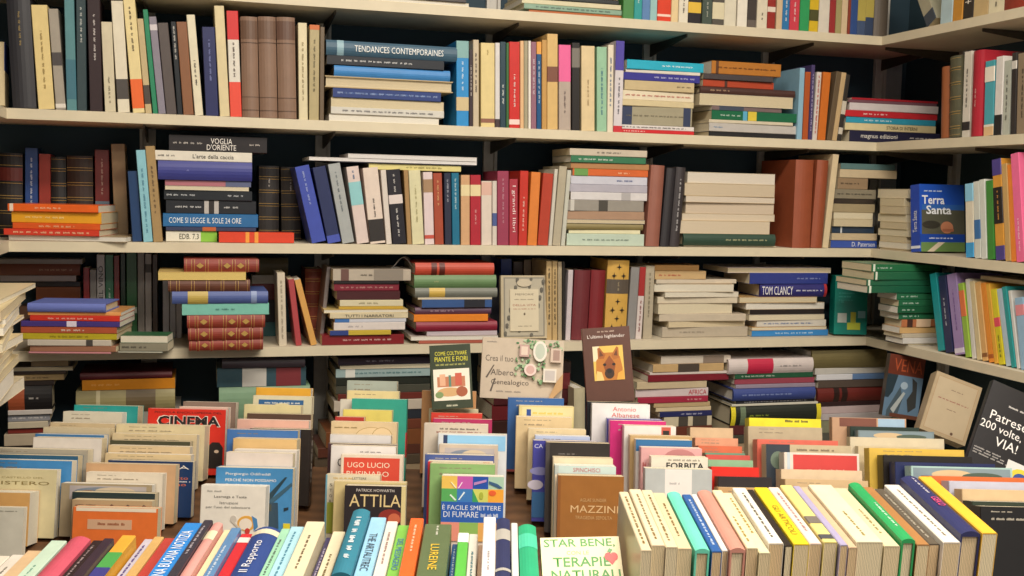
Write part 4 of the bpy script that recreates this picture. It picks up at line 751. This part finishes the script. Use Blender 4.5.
VEN = [(P, 0, .68, 1, 1, '6a3020'), (T, 'VENA', .55, .84, .8, .2, 'b0502c'), (P, 0, 0, 1, .68, '64809a'), (G, [(0, .68), (.3, .68), (.2, .4), (.1, .3), (0, .3)], '2a3a44'), (G, [(.1, .1), (.4, .5), (.5, .3), (.4, 0), (.1, 0)], '4a5a64'), (G, [(.7, .66), (.85, .6), (.9, .2), (.7, .1), (.62, .3), (.75, .45)], '3a3c3c'), (G, ell(.5, .52, .1, .06), 'a8bccc'), (G, [(.2, .12), (.5, .42), (.56, .4), (.3, .06)], 'b0b8b8'), (P, .2, 0, 1, .06, '6a4030')]
face_out(904, 387, 38, 62, 3.05, '4a4038', .02, 'lake-covered orange-titled', VEN, roll=-9, lean=6, yaw=10, where='leaning beside the dark red stack')
OLD = [(P, .06, .05, .94, .95, 'a88c68'), (P, .075, .062, .925, .938, 'b4a284'), (L, .4, .66, .78, .015, '6a5440'), (L, .18, .84, .6, .02, '8a4438'), (L, .42, .62, .46, .014, '6a5440'), (G, ell(.66, .1, .03, .025), '5a3c28')]
face_out(951, 408, 47, 61, 2.72, 'b09c7c', .045, 'thick old tan face-out', OLD, roll=-21, lean=20, where='leaning beside the metal upright')
PAT = [(L, .3, .62, .82, .018, 'c8c4c0'), (T, 'Patrese', .36, .69, .5, .085, 'ece8e4'), (T, '200 volte,', .3, .58, .56, .085, 'ece8e4'), (T, 'VIA!', .42, .47, .3, .085, 'ece8e4'), (L, .04, .4, .35, .012, 'a8a4a0'), (L, .04, .46, .325, .012, 'a8a4a0'), (L, .04, .5, .3, .012, 'a8a4a0'), (P, .5, .1, .95, .36, 'd8d8d4'), (G, ell(.72, .22, .16, .1), 'd8c838'), (G, ell(.72, .22, .1, .06), '2a4a90')]
face_out(1013, 445, 76, 108, 2.36, '1c1a1e', .02, 'black white-lettered motor-racing', PAT, roll=-24, lean=24, where='leaning beside the thick old tan book')
STAR = [(P, 0, 0, 1, 1, 'dcd0a4'), (T, 'STAR BENE,', .49, .915, .9, .125, '3a8438', .016), (P, .0, .0, .001, .001, 'dcd0a4'), (T, 'CON LE', .46, .79, .28, .05, '4a9446'), (T, 'TERAPIE', .5, .67, .72, .125, '3a8438', .016), (T, 'NATURALI', .54, .5, .86, .125, '3a8438', .016), (G, ell(.84, .73, .05, .055), 'd02c24'), (G, ell(.91, .73, .05, .055), 'd02c24'), (G, [(.8, .71), (.88, .62), (.95, .71)], 'd02c24'), (G, [(.83, .8), (.86, .84), (.9, .82), (.87, .78)], '4a9048'), (G, ell(.5, .22, .3, .14), 'b8c48c'), (G, ell(.4, .25, .12, .1), '6a9a54'), (G, ell(.62, .2, .12, .09), 'd08048')]
STAR.pop(2)
face_out(583, 575, 81, 70, 1.50, 'e4d8ac', .02, 'cream STAR BENE CON LE TERAPIE NATURALI', STAR, roll=3, lean=52, where='reclining in front of the MAZZINI column')

fit_texts()
import re

# ------------------------------------------------------------------ labels: what each book looks like and what it stands between
ORD = ['first', 'second', 'third', 'fourth', 'fifth', 'sixth', 'seventh', 'eighth', 'ninth', 'tenth', 'eleventh', 'twelfth', 'thirteenth', 'fourteenth', 'fifteenth', 'sixteenth', 'seventeenth', 'eighteenth', 'nineteenth', 'twentieth',
       'twenty-first', 'twenty-second', 'twenty-third', 'twenty-fourth', 'twenty-fifth', 'twenty-sixth', 'twenty-seventh', 'twenty-eighth', 'twenty-ninth', 'thirtieth', 'thirty-first', 'thirty-second', 'thirty-third', 'thirty-fourth', 'thirty-fifth', 'thirty-sixth', 'thirty-seventh', 'thirty-eighth', 'thirty-ninth', 'fortieth', 'forty-first', 'forty-second', 'forty-third', 'forty-fourth']
def look(b):
    c = b['_c']
    if not b['_own']:
        if b['_t'] > .036: c = 'thick ' + c
        elif b['_t'] < .009: c = 'thin ' + c
    return c
def pair(a, z): return f'two {a} ones' if a == z else f'{a} and {z} ones'
CAND = []
for how, run, where, grp in RUNS:
    n = len(run)
    for i, b in enumerate(run):
        b['group'] = grp
        me = look(b) + ' ' + b['_k']; sh = b['_c'] + ' ' + b['_k']
        A = run[i-1]['_c'] if i else None; Z = run[i+1]['_c'] if i+1 < n else None
        o1 = ORD[min(i, 43)]; o2 = ORD[min(n-1-i, 43)]
        if how in ('standing', 'row'):
            w = where if how == 'standing' else 'in the ' + where
            if n == 1: c = [f'{me} standing {w}']
            elif i == 0: c = [f'{me} leftmost, beside the {Z} one, {w}']
            elif i == n-1: c = [f'{me} rightmost, beside the {A} one, {w}']
            else: c = [f'{me} between {pair(A, Z)}, {w}']
            c += [f'{me}, {o1} from the left {w}', f'{me}, {o1} from left {w}', f'{sh}, {o1} from left {w}', f'{sh}, {o1} {w}', f'{b["_c"]} one, {o1} {w}']
        elif how == 'lying':
            w = 'the ' + where
            if n == 1: c = [f'{me} lying alone in {w}']
            elif i == 0: c = [f'{me} at the bottom of {w}']
            elif i == n-1: c = [f'{me} on top of {w}']
            else: c = [f'{me} lying between {pair(A, Z)} in {w}']
            c += [f'{me}, {o2} from the top of {w}', f'{sh}, {o2} from top of {w}', f'{sh}, {o2} from top of {where}', f'{sh}, {o2} in {where}', f'{b["_c"]} one, {o2} in {where}']
        else:
            w = 'the ' + where
            if i == 0: c = [f'{me} at the front of {w}']
            elif i == n-1: c = [f'{me} at the back of {w}']
            else: c = [f'{me} right behind the {A} one in {w}']
            c += [f'{me}, {o1} from the front of {w}', f'{sh}, {o1} from front of {w}', f'{sh}, {o1} from front of {where}', f'{b["_c"]} one, {o1} from front of {where}']
        CAND.append((b, [x for x in c if len(x.replace(',', ' ').split()) <= 16] or [c[-1]]))
from collections import Counter
_cnt = Counter(x for _, c in CAND for x in set(c))
for b, c in CAND:
    b['label'] = next((x for x in c if _cnt[x] == 1), c[-1])
for b in BOOKS:
    for k in ('_c', '_k', '_own', '_t', '_dbg'):
        if k in b: del b[k]
    if 'group' not in b: b['group'] = 'books shown face-out'
for ob, *_ in TEXTS:
    pass

# ------------------------------------------------------------------ light: ceiling panels of the shop and a soft world fill added through the open rear
def panel(x, y, sx, sy, power, colr, rot=(0, 0, 0), z=2.93):
    l = bpy.data.lights.new('ceiling_light', 'AREA'); l.shape = 'RECTANGLE'; l.size = sx; l.size_y = sy; l.energy = power; l.color = colr
    o = bpy.data.objects.new('ceiling_light', l); COL.objects.link(o); o.location = (x, y, z); o.rotation_euler = rot
panel(.5, -1.5, 1.4, .35, 52, (1.0, .91, .79))
panel(1.5, -2.5, 1.4, .35, 50, (1.0, .91, .79))
panel(.7, -3.5, 1.4, .35, 55, (1.0, .93, .82))
w = bpy.data.worlds.new('world'); SC.world = w; w.use_nodes = True
w.node_tree.nodes['Background'].inputs[0].default_value = (1, .94, .87, 1); w.node_tree.nodes['Background'].inputs[1].default_value = .52
SC.view_settings.view_transform = 'Standard'; SC.view_settings.look = 'None'; SC.view_settings.gamma = 1; SC.view_settings.use_curve_mapping = False
SC.view_settings.exposure = 0.0
